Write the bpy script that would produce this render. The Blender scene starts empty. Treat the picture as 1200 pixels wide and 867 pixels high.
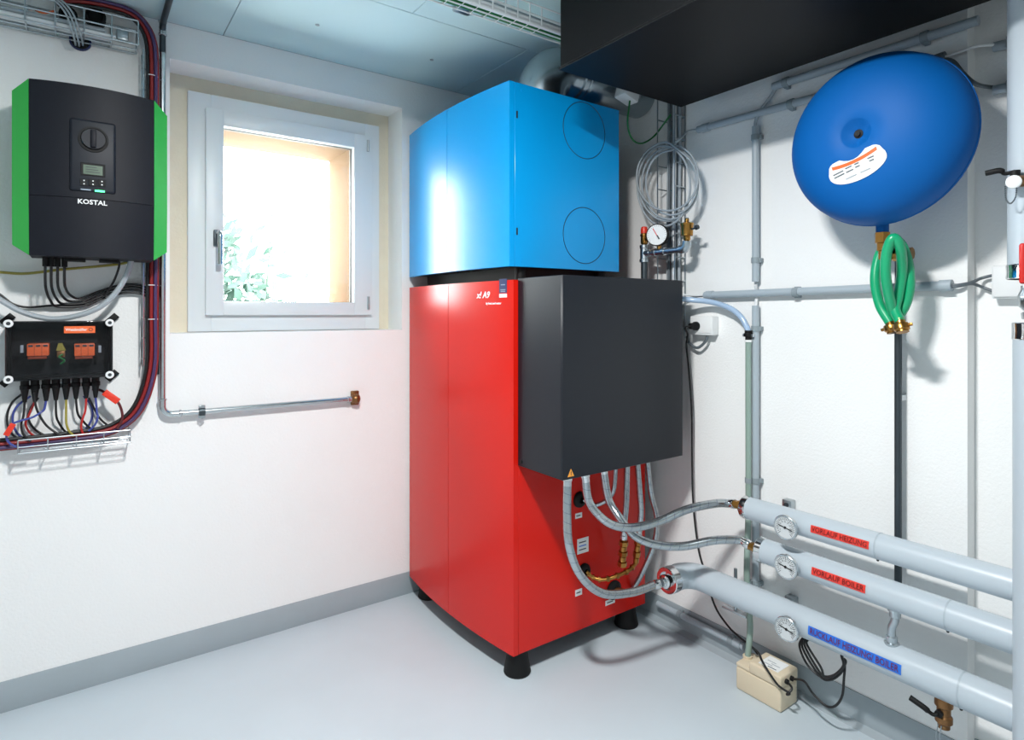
import bpy, bmesh, math, random
from mathutils import Vector as V, Matrix
random.seed(7)
S = bpy.context.scene
C = S.collection
PI = math.pi

# ------------------------------------------------------------------ camera, world, lights, exposure
CAM = V((0, 0, 1.3)); AZ = math.radians(35.45); F = 708.0; PX, PY = 600.0, 367.0
FWD = V((math.sin(AZ), math.cos(AZ), 0)); RGT = V((math.cos(AZ), -math.sin(AZ), 0)); UP = V((0, 0, 1))
cd = bpy.data.cameras.new('camera'); co = bpy.data.objects.new('camera', cd); C.objects.link(co)
co.location = CAM; co.rotation_euler = (PI/2, 0, -AZ)
cd.sensor_width = 36; cd.sensor_fit = 'HORIZONTAL'; cd.lens = 36*F/1200; cd.shift_y = -(433.5-PY)/1200; cd.clip_start = .02
S.camera = co
w = bpy.data.worlds.new('sky'); S.world = w; w.use_nodes = True
bg = w.node_tree.nodes['Background']; bg.inputs[0].default_value = (.92, .97, 1, 1); bg.inputs[1].default_value = 24.0
S.view_settings.view_transform = 'Standard'; S.view_settings.look = 'None'
S.view_settings.exposure = 0.0; S.view_settings.gamma = 1; S.view_settings.use_curve_mapping = False
LAMP = (.38, .80); LAMP_W = 62

# ------------------------------------------------------------------ pixel helpers (the photograph taken as 1200 x 867)
def ray(px, py): return FWD + RGT*((px-PX)/F) + UP*((PY-py)/F)
def ox(px, py, x): d = ray(px, py); return CAM + d*(x/d.x)
def oy(px, py, y): d = ray(px, py); return CAM + d*(y/d.y)
def oz(px, py, z): d = ray(px, py); return CAM + d*((z-CAM.z)/d.z)

# ------------------------------------------------------------------ materials
def lin(c):
    c = c.lstrip('#'); r = []
    for i in (0, 2, 4):
        s = int(c[i:i+2], 16)/255
        r.append(s/12.92 if s <= .04045 else ((s+.055)/1.055)**2.4)
    return (*r, 1)
M = {}
def mat(name, col, rough=.5, metal=0, var=.06, vs=6, bump=0, bs=200, coat=0, spec=.5, emit=0, trans=0):
    m = bpy.data.materials.new(name); m.use_nodes = True; nt = m.node_tree; b = nt.nodes['Principled BSDF']
    c = lin(col) if isinstance(col, str) else col
    b.inputs['Roughness'].default_value = rough; b.inputs['Metallic'].default_value = metal
    b.inputs['Specular IOR Level'].default_value = spec
    b.inputs['Coat Weight'].default_value = coat; b.inputs['Coat Roughness'].default_value = .12
    if trans: b.inputs['Transmission Weight'].default_value = trans
    tc = nt.nodes.new('ShaderNodeTexCoord')
    nz = nt.nodes.new('ShaderNodeTexNoise'); nz.inputs['Scale'].default_value = vs; nz.inputs['Detail'].default_value = 5
    nt.links.new(tc.outputs['Object'], nz.inputs['Vector'])
    mx = nt.nodes.new('ShaderNodeMixRGB'); mx.inputs[1].default_value = tuple(x*(1-var) for x in c[:3])+(1,)
    mx.inputs[2].default_value = tuple(min(1, x*(1+var)) for x in c[:3])+(1,)
    nt.links.new(nz.outputs['Fac'], mx.inputs[0]); nt.links.new(mx.outputs[0], b.inputs['Base Color'])
    if emit:
        b.inputs['Emission Color'].default_value = c; b.inputs['Emission Strength'].default_value = emit
    if bump:
        n2 = nt.nodes.new('ShaderNodeTexNoise'); n2.inputs['Scale'].default_value = bs; n2.inputs['Detail'].default_value = 4
        nt.links.new(tc.outputs['Object'], n2.inputs['Vector'])
        bp = nt.nodes.new('ShaderNodeBump'); bp.inputs['Strength'].default_value = bump; bp.inputs['Distance'].default_value = .004
        nt.links.new(n2.outputs['Fac'], bp.inputs['Height']); nt.links.new(bp.outputs['Normal'], b.inputs['Normal'])
    M[name] = m; return m
mat('wall', '#f3f4f3', .85, var=.025, vs=3, bump=.35, bs=120, spec=.2)
mat('plaster', '#e2d9c4', .9, var=.07, vs=14, bump=.3, bs=90, spec=.2)
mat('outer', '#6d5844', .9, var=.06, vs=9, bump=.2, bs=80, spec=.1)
mat('ceiling', '#c2dade', .8, var=.02, vs=4, bump=.06, bs=200, spec=.2)
mat('slab', '#6c7478', .9)
mat('floor', '#c3cfd6', .45, var=.05, vs=5, bump=.06, bs=160, spec=.4)
mat('base', '#a3aeb4', .5, var=.06, vs=7, bump=.04, bs=90, spec=.4)
mat('frame', '#dfe5e8', .38, var=.015)
mat('blue', '#0299df', .27, var=.015, vs=3, spec=.5, bump=.02, bs=700)
mat('red', '#d2190b', .27, var=.015, vs=3, spec=.4, bump=.02, bs=700)
mat('anthracite', '#10151e', .42, var=.03, vs=4, bump=.03, bs=900, spec=.4)
mat('black_unit', '#0a0a0c', .5, var=.05, vs=3, bump=.03, bs=600, spec=.2)
mat('rubber', '#0c0c0d', .6, spec=.3, bump=.05, bs=300)
mat('dark', '#0b0b0c', .7)
mat('tank', '#045aa4', .55, var=.03, vs=3, bump=.02, bs=400, spec=.18)
mat('jacket', '#b7c2ca', .34, var=.02, vs=3)
mat('conduit', '#a8b4bc', .42, var=.02)
mat('clip', '#8d999f', .5)
mat('zinc', '#b9c0c4', .32, 1, var=.12, vs=30)
mat('steel', '#c9cdcf', .22, 1, var=.06, vs=12)
mat('chrome', '#dfe1e2', .1, 1, var=.03)
mat('darksteel', '#4b5358', .42, .8, var=.1, vs=30)
mat('brass', '#ab7d40', .28, 1, var=.15, vs=40)
mat('bronze', '#8b6542', .4, .9, var=.18, vs=50)
mat('duct', '#aeb9bf', .26, 1, var=.08, vs=8)
mat('greenhose', '#0fa06c', .28, var=.04, coat=.4)
mat('drainhose', '#8fa59b', .35, var=.06)
mat('clearhose', '#a9c1dc', .2, var=.04, coat=.4)
mat('white', '#eceeee', .45, var=.015)
mat('dialface', '#cdd2d4', .5); mat('boxcase', '#0d0d0f', .5, spec=.3); mat('paper', '#eef0ef', .6, var=.02)
mat('ink', '#33383d', .6)
mat('beige', '#dccdb2', .5, var=.04, bump=.03, bs=300)
mat('c_black', '#141416', .45); mat('c_grey', '#a4adb3', .42); mat('c_dkgrey', '#5d666c', .45)
mat('c_red', '#b3231f', .42); mat('c_dkred', '#5a1a1e', .45); mat('c_blue', '#3f4a94', .42); mat('c_green', '#1d7a3a', .42)
mat('c_yellow', '#9a8f3a', .45); mat('c_white', '#e6e9ea', .45); mat('c_red2', '#8a1d1e', .45); mat('c_violet', '#4a3560', .45)
mat('tag_red', '#e0361f', .4); mat('orange', '#ee6a32', .42); mat('orange_dk', '#8f3a18', .5)
mat('inverter', '#10131d', .55, var=.03, bump=.03, bs=900, spec=.3); mat('inv_panel', '#161b25', .5, spec=.35); mat('inv_green', '#25b545', .45, var=.02)
mat('lcd', '#4c6350', .3); mat('led', '#4dff9a', .4, emit=2.0); mat('led_off', '#8e9cab', .3)
mat('label_red', '#e23a2f', .45, var=.05, vs=60); mat('label_blue', '#1f6fd6', .45, var=.05, vs=60)
mat('ink_red', '#7a1512', .5); mat('ink_violet', '#6a1d52', .5)
mat('navy', '#1b2a5c', .4); mat('warn', '#f0a03a', .45)
mat('leaf', '#123628', .6, var=.4, vs=9); mat('bark', '#3a4a3c', .8)
mat('wheel_red', '#c8231c', .4)
mat('lamp', '#ffffff', .5, emit=1.0)
def glass_mat(name, tint, refl):
    m = bpy.data.materials.new(name); m.use_nodes = True; nt = m.node_tree; nt.nodes.remove(nt.nodes['Principled BSDF'])
    t = nt.nodes.new('ShaderNodeBsdfTransparent'); t.inputs[0].default_value = tint
    g = nt.nodes.new('ShaderNodeBsdfGlossy'); g.inputs['Roughness'].default_value = .06
    f = nt.nodes.new('ShaderNodeFresnel'); f.inputs[0].default_value = refl
    x = nt.nodes.new('ShaderNodeMixShader')
    nt.links.new(f.outputs[0], x.inputs[0]); nt.links.new(t.outputs[0], x.inputs[1]); nt.links.new(g.outputs[0], x.inputs[2])
    nt.links.new(x.outputs[0], nt.nodes['Material Output'].inputs[0]); M[name] = m
glass_mat('glass', (.97, .99, .98, 1), 1.35)
glass_mat('lid', (.9, .9, .92, 1), 1.3)
def braid_mat():
    m = bpy.data.materials.new('braid'); m.use_nodes = True; nt = m.node_tree; b = nt.nodes['Principled BSDF']
    b.inputs['Metallic'].default_value = .9; b.inputs['Roughness'].default_value = .2
    N = nt.nodes.new; L = nt.links.new
    uv = N('ShaderNodeUVMap'); sp = N('ShaderNodeSeparateXYZ'); L(uv.outputs[0], sp.inputs[0])
    def mth(op, a, b_=None, c=None):
        n = N('ShaderNodeMath'); n.operation = op
        for i, q in enumerate((a, b_, c)):
            if q is None: continue
            if isinstance(q, (int, float)): n.inputs[i].default_value = q
            else: L(q, n.inputs[i])
        return n.outputs[0]
    u, v = sp.outputs[0], sp.outputs[1]
    a1 = mth('SINE', mth('ADD', mth('MULTIPLY', u, 2*PI*10), mth('MULTIPLY', v, 900)))
    a2 = mth('SINE', mth('SUBTRACT', mth('MULTIPLY', u, 2*PI*10), mth('MULTIPLY', v, 900)))
    h = mth('MULTIPLY', a1, a2)
    fr = mth('FRACT', mth('ADD', mth('DIVIDE', v, .032), u))
    tr = mth('LESS_THAN', fr, .035)
    mx = N('ShaderNodeMixRGB'); mx.inputs[1].default_value = lin('#b2b8bb'); mx.inputs[2].default_value = lin('#46507a'); L(tr, mx.inputs[0])
    L(mx.outputs[0], b.inputs['Base Color'])
    bp = N('ShaderNodeBump'); bp.inputs['Strength'].default_value = .1; bp.inputs['Distance'].default_value = .0003
    L(h, bp.inputs['Height']); L(bp.outputs['Normal'], b.inputs['Normal']); M['braid'] = m
braid_mat()

# ------------------------------------------------------------------ geometry helpers
def spline(p, k=8, closed=False):
    p = [V(q) for q in p]; n = len(p); out = []
    if n < 3 and not closed: return p
    rng = range(n) if closed else range(n-1)
    for i in rng:
        if closed: a, b, c, d = p[(i-1) % n], p[i], p[(i+1) % n], p[(i+2) % n]
        else:
            b, c = p[i], p[i+1]; a = p[i-1] if i else b*2-c; d = p[i+2] if i+2 < n else c*2-b
        for j in range(k):
            t = j/k
            out.append(.5*((2*b)+(c-a)*t+(2*a-5*b+4*c-d)*t*t+(3*b-a-3*c+d)*t**3))
    if not closed: out.append(p[-1])
    return out
def frame_of(ax):
    ax = V(ax).normalized(); t = V((0, 0, 1)) if abs(ax.z) < .9 else V((1, 0, 0))
    u = ax.cross(t).normalized(); return ax, u, ax.cross(u).normalized()
class MB:
    def __init__(s): s.v = []; s.f = []; s.uv = {}
    def add(s, vs, fs, uvs=None):
        o = len(s.v); s.v += [V(q) for q in vs]
        for i, fc in enumerate(fs):
            s.f.append([o+k for k in fc])
            if uvs: s.uv[len(s.f)-1] = uvs[i]
        return s
    def frombm(s, bm):
        bm.verts.index_update(); s.add([q.co for q in bm.verts], [[q.index for q in f.verts] for f in bm.faces]); bm.free(); return s
    def box(s, a, b, bev=0, seg=2):
        lo = V([min(a[i], b[i]) for i in range(3)]); hi = V([max(a[i], b[i]) for i in range(3)])
        return s.obox((lo+hi)/2, (1, 0, 0), (0, 1, 0), (0, 0, 1), (hi-lo)/2, bev, seg)
    def obox(s, c, ux, uy, uz, h, bev=0, seg=2):
        bm = bmesh.new(); bmesh.ops.create_cube(bm, size=2)
        for q in bm.verts: q.co = V((q.co.x*h[0], q.co.y*h[1], q.co.z*h[2]))
        if bev: bmesh.ops.bevel(bm, geom=bm.edges[:], offset=bev, segments=seg, affect='EDGES', profile=.5)
        c = V(c); ux, uy, uz = V(ux), V(uy), V(uz)
        for q in bm.verts: q.co = c+ux*q.co.x+uy*q.co.y+uz*q.co.z
        bmesh.ops.recalc_face_normals(bm, faces=bm.faces[:]); return s.frombm(bm)
    def tube(s, pts, r, n=10, closed=False, cap=True):
        pts = [V(q) for q in pts]; m = len(pts); rr = r if isinstance(r, (list, tuple)) else [r]*m
        tan = []
        for i in range(m):
            a = pts[(i-1) % m] if (closed or i) else pts[i]; b = pts[(i+1) % m] if (closed or i < m-1) else pts[i]
            t = (b-a); tan.append(t.normalized() if t.length > 1e-9 else V((0, 0, 1)))
        _, u, _ = frame_of(tan[0]); vs = []; ln = [0]
        for i in range(m):
            u = (u-tan[i]*u.dot(tan[i])); u = u.normalized() if u.length > 1e-6 else frame_of(tan[i])[1]
            w_ = tan[i].cross(u)
            for k in range(n):
                a = 2*PI*k/n; vs.append(pts[i]+(u*math.cos(a)+w_*math.sin(a))*rr[i])
            if i: ln.append(ln[-1]+(pts[i]-pts[i-1]).length)
        fs = []; uvs = []
        for i in range(m if closed else m-1):
            j = (i+1) % m; lj = ln[j] if j else ln[i]+(pts[0]-pts[i]).length
            for k in range(n):
                k2 = (k+1) % n; fs.append([i*n+k, i*n+k2, j*n+k2, j*n+k])
                uvs.append([(k/n, ln[i]), ((k+1)/n, ln[i]), ((k+1)/n, lj), (k/n, lj)])
        if cap and not closed:
            fs.append(list(range(n))[::-1]); fs.append([(m-1)*n+k for k in range(n)]); uvs += [[(0, 0)]*n]*2
        return s.add(vs, fs, uvs)
    def cyl(s, a, b, r, r2=None, n=20): return s.tube([a, b], [r, r if r2 is None else r2], n)
    def lathe(s, o, ax, prof, n=32):
        o = V(o); ax, u, w_ = frame_of(ax); vs = []; fs = []; m = len(prof)
        for t, r in prof:
            for k in range(n):
                a = 2*PI*k/n; vs.append(o+ax*t+(u*math.cos(a)+w_*math.sin(a))*max(r, 1e-5))
        for i in range(m-1):
            for k in range(n):
                k2 = (k+1) % n; fs.append([i*n+k, i*n+k2, (i+1)*n+k2, (i+1)*n+k])
        fs.append(list(range(n))[::-1]); fs.append([(m-1)*n+k for k in range(n)])
        return s.add(vs, fs)
    def torus(s, c, ax, R, r, n=28, k=8):
        ax, u, w_ = frame_of(ax); c = V(c)
        return s.tube([c+(u*math.cos(2*PI*i/n)+w_*math.sin(2*PI*i/n))*R for i in range(n)], r, k, True)
    def prism(s, poly, d):
        poly = [V(q) for q in poly]; n = len(poly); d = V(d)
        return s.add(poly+[q+d for q in poly], [list(range(n))[::-1], [n+k for k in range(n)]]+[[k, (k+1) % n, n+(k+1) % n, n+k] for k in range(n)])
    def ball(s, c, r, sx=1, sy=1, sz=1, n=12):
        return s.frombm(_ball(c, r, sx, sy, sz, n))
    def build(s, name, m, parent=None, sharp=38, base=None):
        if parent is not None: org = V(parent['_o'])
        else:
            if base is None:
                lo = [min(q[i] for q in s.v) for i in range(3)]; hi = [max(q[i] for q in s.v) for i in range(3)]
                org = V(((lo[0]+hi[0])/2, (lo[1]+hi[1])/2, lo[2]))
            else: org = V(base)
        me = bpy.data.meshes.new(name); me.from_pydata([q-org for q in s.v], [], s.f)
        bm = bmesh.new(); bm.from_mesh(me); bmesh.ops.recalc_face_normals(bm, faces=bm.faces[:]); bm.to_mesh(me); bm.free()
        if s.uv:
            l = me.uv_layers.new(name='UVMap')
            for p in me.polygons:
                q = s.uv.get(p.index)
                if q:
                    vi = {vv: q[k] for k, vv in enumerate(s.f[p.index])}
                    for li in p.loop_indices: l.data[li].uv = vi[me.loops[li].vertex_index]
        me.polygons.foreach_set('use_smooth', [True]*len(me.polygons)); me.set_sharp_from_angle(angle=math.radians(sharp))
        me.materials.append(M[m]); o = bpy.data.objects.new(name, me); C.objects.link(o)
        if parent is not None: o.parent = parent
        else: o.location = org
        o['_o'] = tuple(org); return o
def _ball(c, r, sx, sy, sz, n):
    bm = bmesh.new(); bmesh.ops.create_uvsphere(bm, u_segments=n, v_segments=max(6, n//2), radius=r)
    for q in bm.verts: q.co = V(c)+V((q.co.x*sx, q.co.y*sy, q.co.z*sz))
    return bm
def tag(o, label, cat, group=None, kind=None):
    o['label'] = label; o['category'] = cat
    if group: o['group'] = group
    if kind: o['kind'] = kind
    return o
def thing(name, loc, label, cat, group=None):
    o = bpy.data.objects.new(name, None); C.objects.link(o); o.location = loc; o['_o'] = tuple(loc); o.empty_display_size = .05
    return tag(o, label, cat, group)
def struct(name, mb, m, label, cat, parent=None, sharp=38):
    o = mb.build(name, m, parent, sharp)
    if parent is None: tag(o, label, cat, kind='structure')
    return o
def text(body, size, fn, m, parent, name='lettering', ext=.0006, shear=0, spacing=1, bold=0):
    """lettering as a mesh; fn(u, v, w) places a text point (u along the line from its middle, v up, w out of the surface)"""
    cu = bpy.data.curves.new(name, 'FONT'); cu.body = body; cu.size = size; cu.align_x = 'CENTER'; cu.align_y = 'CENTER'
    cu.extrude = ext; cu.shear = shear; cu.space_character = spacing; cu.resolution_u = 2; cu.offset = bold
    t = bpy.data.objects.new(name, cu); C.objects.link(t); dg = bpy.context.evaluated_depsgraph_get()
    me = bpy.data.meshes.new_from_object(t.evaluated_get(dg)); bpy.data.objects.remove(t)
    mb = MB(); mb.add([fn(q.co.x, q.co.y, q.co.z) for q in me.vertices], [list(p.vertices) for p in me.polygons])
    bpy.data.meshes.remove(me); return mb.build(name, m, parent)
def plane_fn(o, ux, uy):
    o, ux, uy = V(o), V(ux).normalized(), V(uy).normalized(); n = ux.cross(uy)
    return lambda u, v, w_: o+ux*u+uy*v+n*(w_+.0004)
def arcpts(c, r, a0, a1, u, w_, n=10):
    return [V(c)+V(u)*(r*math.cos(a0+(a1-a0)*i/n))+V(w_)*(r*math.sin(a0+(a1-a0)*i/n)) for i in range(n+1)]
def cable(name, pts, r, m, label, cat='cable', group=None, k=8, n=8):
    return tag(MB().tube(spline(pts, k), r, n).build(name, m), label, cat, group)

# ------------------------------------------------------------------ the setting
XR, YB, ZC = 2.0, 2.565, 2.379       # right wall, window wall, ceiling
XL, YF = -2.3, -2.0
STEP = .632
struct('floor', MB().box((XL-.2, YF-.2, -.1), (XR+.3, YB+.4, 0)), 'floor', 'pale grey-blue painted concrete floor', 'floor')
nx0, nx1, nz0, nz1, NY = .266, 1.203, 1.224, 2.247, 2.718
b = MB()
b.box((XL, YB, 0), (nx0, NY, ZC)).box((nx1, YB, 0), (XR+.2, NY, ZC)).box((nx0, YB, 0), (nx1, NY, nz0)).box((nx0, YB, nz1), (nx1, NY, ZC))
struct('wall_back', b, 'wall', 'white plastered wall with the deep window niche', 'wall')
gx0, gx1, gz0, gz1 = .40, 1.09, 1.30, 2.12
b = MB(); YO = 3.24
b.box((XL, NY, 0), (gx0, NY+.02, ZC)).box((gx1, NY, 0), (XR+.2, NY+.02, ZC)).box((gx0, NY, 0), (gx1, NY+.02, gz0)).box((gx0, NY, gz1), (gx1, NY+.02, ZC))
struct('trim_1', b, 'plaster', 'raw beige plaster strip around the window frame inside the niche', 'plaster')
b = MB(); y0 = NY+.02
b.box((XL, y0, -.1), (gx0, YO, ZC+.2)).box((gx1, y0, -.1), (XR+.2, YO, ZC+.2)).box((gx0, y0, -.1), (gx1, YO, gz0)).box((gx0, y0, gz1), (gx1, YO, ZC+.2))
struct('wall_outside', b, 'outer', 'peach rendered outer reveal seen through the window pane', 'wall')
struct('wall_right', MB().box((XR, STEP, 0), (XR+.2, YB, ZC)).box((XR+.055, YF, 0), (XR+.2, STEP, ZC)), 'wall', 'white plastered wall with a vertical step behind the grey pipes', 'wall')
struct('wall_left', MB().box((XL-.2, YF-.2, 0), (XL, YO, ZC)), 'wall', 'white plastered side wall of the plant room', 'wall')
struct('wall_front', MB().box((XL, YF-.2, 0), (XR+.2, YF, ZC)), 'wall', 'white plastered wall opposite the window', 'wall')
struct('baseboard_back', MB().box((XL, YB-.004, 0), (XR, YB, .101), .001), 'base', 'grey painted skirting band under the window', 'baseboard')
br = MB().box((XR-.004, STEP, 0), (XR, YB-.004, .101), .001).box((XR+.051, YF, 0), (XR+.055, STEP, .101), .001)
br.prism([(XR-.004, STEP, 0), (XR-.03, STEP, 0), (XR-.004, STEP, .012)], (0, YB-.004-STEP, 0))
struct('baseboard_right', br, 'base', 'grey painted skirting band under the grey pipes', 'baseboard')
ce = struct('ceiling', MB().box((XL-.2, YF-.2, ZC+.006), (XR+.2, YO, ZC+.2)), 'slab', 'pale grey ceiling of large smooth boards', 'ceiling')
rows = [(1.98, YB, [.447-1.04*k for k in (-2, -1, 0, 1, 2, 3)])]
y = 1.98; i = 1
while y > YF:
    rows.append((max(YF, y-1.25), y, [(.97 if i % 2 else .447)-1.04*k for k in (-2, -1, 0, 1, 2, 3)])); y -= 1.25; i += 1
panels = []
for ya, yb, xs in rows:
    xs = sorted([q for q in xs if XL+.05 < q < XR-.02]+[XL, XR+.055])
    for a, c in zip(xs, xs[1:]):
        p = MB().box((a+.0012, ya+.0012, ZC), (c-.0012, yb-.0012, ZC+.006), .001, 1).build('ceiling_board', 'ceiling', ce); panels.append((a, c, ya, yb, p))
for px, py in ((372, 29), (506, 70)):
    q = oz(px, py, ZC)
    for a, c, ya, yb, p in panels:
        if a < q.x < c and ya < q.y < yb: MB().cyl(q, q-V((0, 0, .002)), .008, n=14).build('screw_head', 'clip', p)

# window
wn = bpy.data.objects.new('window_1', None); C.objects.link(wn); wl = ((.745), NY, 1.224); wn.location = wl; wn['_o'] = wl
tag(wn, 'white single-sash tilt window in the plaster niche', 'window', kind='structure')
def ring(mb, x0, x1, z0, z1, wd, ya, yb, bev=.003):
    wl_, wr, wb, wt = wd
    mb.box((x0, ya, z0), (x0+wl_, yb, z1), bev).box((x1-wr, ya, z0), (x1, yb, z1), bev)
    mb.box((x0+wl_-.001, ya, z0), (x1-wr+.001, yb, z0+wb), bev).box((x0+wl_-.001, ya, z1-wt), (x1-wr+.001, yb, z1), bev); return mb
ring(MB(), .342, 1.148, 1.226, 2.185, (.085, .07, .085, .085), NY-.022, NY+.05).build('window_frame', 'frame', wn)
sa = ring(MB(), .403, 1.102, 1.292, 2.124, (.066, .085, .057, .064), NY-.045, NY+.02).build('sash', 'frame', wn)
ring(MB(), .460, 1.024, 1.342, 2.067, (.008, .008, .008, .008), NY-.012, NY+.012, 0).build('gasket', 'dark', sa)
MB().box((.455, NY-.002, 1.335), (1.03, NY+.004, 2.075)).build('pane', 'glass', sa)
hp = oy(254, 277, NY-.045)
hd = MB().obox(hp+V((0, -.004, -.008)), (1, 0, 0), (0, 1, 0), (0, 0, 1), (.013, .006, .034), .005).build('handle_plate', 'darksteel', sa)
hb = spline([hp+V((.002, -.008, .012)), hp+V((.003, -.035, .012)), hp+V((.004, -.048, .004)), hp+V((.004, -.05, -.02)), hp+V((.004, -.05, -.115))], 6)
MB().tube(hb, .0095, 12).build('handle', 'steel', wn)
for px, py, hh in ((431, 171, .026), (431.5, 355, .03)):
    q = oy(px, py, NY-.045); MB().cyl(q-V((0, .004, hh)), q+V((0, -.004, hh)), .006, n=12).build('hinge', 'zinc', wn)

# shrub outside the window
bt = thing('shrub', (.75, 6.2, -.1), 'leafy green shrub seen through the window pane', 'shrub')
lf = MB(); st = MB()
for k in range(12):
    a = random.uniform(-1, 1); base = V((.75+a*.15, 6.2, -.1)); tip = V((.72+a*.75, 6.2+random.uniform(-.4, .4), random.uniform(1.6, 2.35)))
    mid = (base+tip)/2+V((a*.2, random.uniform(-.1, .1), .15)); st.tube(spline([base, mid, tip], 6), [.016*(1-.06*j) for j in range(13)], 5)
for k in range(900):
    a = random.gauss(0, .46); zz = 1.66+random.gauss(0, .42)-abs(a)*.4
    p = V((.80+a, 6.2+random.uniform(-.45, .45), zz)); u = V([random.gauss(0, 1) for _ in range(3)]).normalized(); w_ = u.orthogonal().normalized()
    l = random.uniform(.06, .11); lf.add([p-u*l, p+w_*l*.5, p+u*l, p-w_*l*.5], [[0, 1, 2, 3]])
o = lf.build('foliage', 'leaf', bt); o['kind'] = 'stuff'; st.build('stem', 'bark', bt)

# ceiling lamp above the room (out of the picture)
lt = thing('ceiling_lamp', (LAMP[0], LAMP[1], ZC-.07), 'white rectangular ceiling lamp in front of the window', 'lamp')
MB().box((LAMP[0]-.20, LAMP[1]-.34, ZC-.045), (LAMP[0]+.20, LAMP[1]+.34, ZC-.001), .006).build('housing', 'white', lt)
MB().box((LAMP[0]-.17, LAMP[1]-.31, ZC-.052), (LAMP[0]+.17, LAMP[1]+.31, ZC-.0455), .002).build('diffuser', 'lamp', lt)
ld = bpy.data.lights.new('lamp_light', 'AREA'); ld.shape = 'RECTANGLE'; ld.size = .12; ld.size_y = .24; ld.energy = LAMP_W; ld.color = (1, .995, .985)
lo = bpy.data.objects.new('lamp_light', ld); C.objects.link(lo); lo.location = (LAMP[0], LAMP[1], ZC-.062)
# ------------------------------------------------------------------ the heat pump: red lower unit
def bow(c1, c2, sag, s): return V((c1[0]+(c2[0]-c1[0])*s-sag*4*s*(1-s), c1[1]+(c2[1]-c1[1])*s, 0))
def bow_door(mb, c1, c2, sag, s0, s1, z0, z1, th, n=12):
    f = [bow(c1, c2, sag, s0+(s1-s0)*i/n) for i in range(n+1)]
    return mb.prism([q+V((0, 0, z0)) for q in f]+[q+V((th, 0, z0)) for q in reversed(f)], (0, 0, z1-z0))
RC1, RC2, RS = (1.240, 1.733), (1.232, 2.545), .030
RZ0, RZ1 = .088, 1.418
hr = thing('heat_pump', (1.57, 2.14, 0), 'tall red heat pump cabinet on black cone feet', 'heat pump')
bd = MB().prism([(1.262, 1.752, RZ0+.012), (1.915, 1.752, RZ0+.012), (1.915, 2.545, RZ0+.012), (1.262, 2.545, RZ0+.012)], (0, 0, RZ1-RZ0-.016))
bd.build('cabinet_body', 'dark', hr)
for s0, s1 in ((0, .4975), (.5012, 1)):
    d = bow_door(MB(), RC1, RC2, RS, s0, s1, RZ0, RZ1, .021).build('front_panel', 'red', hr)
sp = MB().box((1.2625, 1.733, RZ0), (1.917, 1.752, RZ1), .0015, 1).build('side_panel', 'red', hr)
MB().box((1.262, 1.74, RZ1-.004), (1.917, 2.545, RZ1), 0).build('top_panel', 'red', hr)
for fx, fy in ((1.287, 1.775), (1.855, 1.782), (1.30, 2.485), (1.86, 2.49)):
    MB().lathe((fx, fy, 0), (0, 0, 1), [(0, .047), (.006, .050), (.014, .048), (.05, .041), (.085, .037), (.10, .037)], 24).build('foot', 'rubber', hr)
# wording and sticker on the front
def door_fn(c1, c2, sag, yc, zc):
    def fn(u, v, w_):
        s = (yc-u-c1[1])/(c2[1]-c1[1]); q = bow(c1, c2, sag, s); return V((q.x-w_-.0005, q.y, zc+v))
    return fn
def patch(name, fn, wdt, hgt, m, parent, th=.0008, n=6):
    mb = MB(); f = [fn(-wdt/2+wdt*i/n, 0, 0) for i in range(n+1)]; g = [fn(-wdt/2+wdt*i/n, 0, th) for i in range(n+1)]
    z = V((0, 0, hgt/2)); vs = [q-z for q in f]+[q+z for q in f]+[q-z for q in g]+[q+z for q in g]; k = n+1; fs = []
    for i in range(n): fs += [[2*k+i, 2*k+i+1, 3*k+i+1, 3*k+i], [i, i+1, 2*k+i+1, 2*k+i], [k+i, k+i+1, 3*k+i+1, 3*k+i], [i, i+1, k+i+1, k+i]]
    fs += [[0, k, 3*k, 2*k], [n, k+n, 3*k+n, 2*k+n]]
    return mb.add(vs, fs).build(name, m, parent)
q = ox(591, 335, 1.237); stk = patch('sticker', door_fn(RC1, RC2, RS, q.y, q.z), .040, .050, 'navy', hr)
q2 = ox(591, 346.4, 1.237); patch('sticker_foot', door_fn(RC1, RC2, RS, q2.y, q2.z), .040, .013, 'paper', hr)
ff = door_fn(RC1, RC2, RS, q.y, q.z)
for zz, ww in ((.004, .022), (-.014, .026), (-.020, .024)):
    patch('print_line', (lambda u, v, w_, zz=zz: ff(u, v, w_)+V((-.0009, 0, zz))), ww, .0035, 'led_off', stk, .0002)
q = ox(570, 346, 1.234); text('x! A9', .034, door_fn(RC1, RC2, RS, q.y, q.z), 'white', hr, shear=.25, bold=.0006)
q = ox(581, 355.5, 1.236); text('by heat and water', .0115, door_fn(RC1, RC2, RS, q.y, q.z), 'white', hr, shear=.15, bold=.0002)

# ------------------------------------------------------------------ blue upper unit
BC1, BC2, BS = (1.226, 1.737), (1.231, 2.545), .032
BZ0, BZ1 = 1.466, 2.120
hb_ = thing('heat_pump', (1.5, 2.14, 1.42), 'bright blue heat pump module standing on the red cabinet', 'heat pump')
MB().prism([(1.30, 1.80, RZ1+.001), (1.72, 1.80, RZ1+.001), (1.72, 2.50, RZ1+.001), (1.30, 2.50, RZ1+.001)], (0, 0, .06)).build('plinth', 'dark', hb_)
MB().prism([(1.248, 1.756, BZ0+.004), (1.766, 1.756, BZ0+.004), (1.766, 2.545, BZ0+.004), (1.248, 2.545, BZ0+.004)], (0, 0, BZ1-BZ0-.008)).build('cabinet_body', 'dark', hb_)
for s0, s1 in ((0, .4852), (.4892, 1)):
    bow_door(MB(), BC1, BC2, BS, s0, s1, BZ0, BZ1, .021).build('front_panel', 'blue', hb_)
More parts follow.
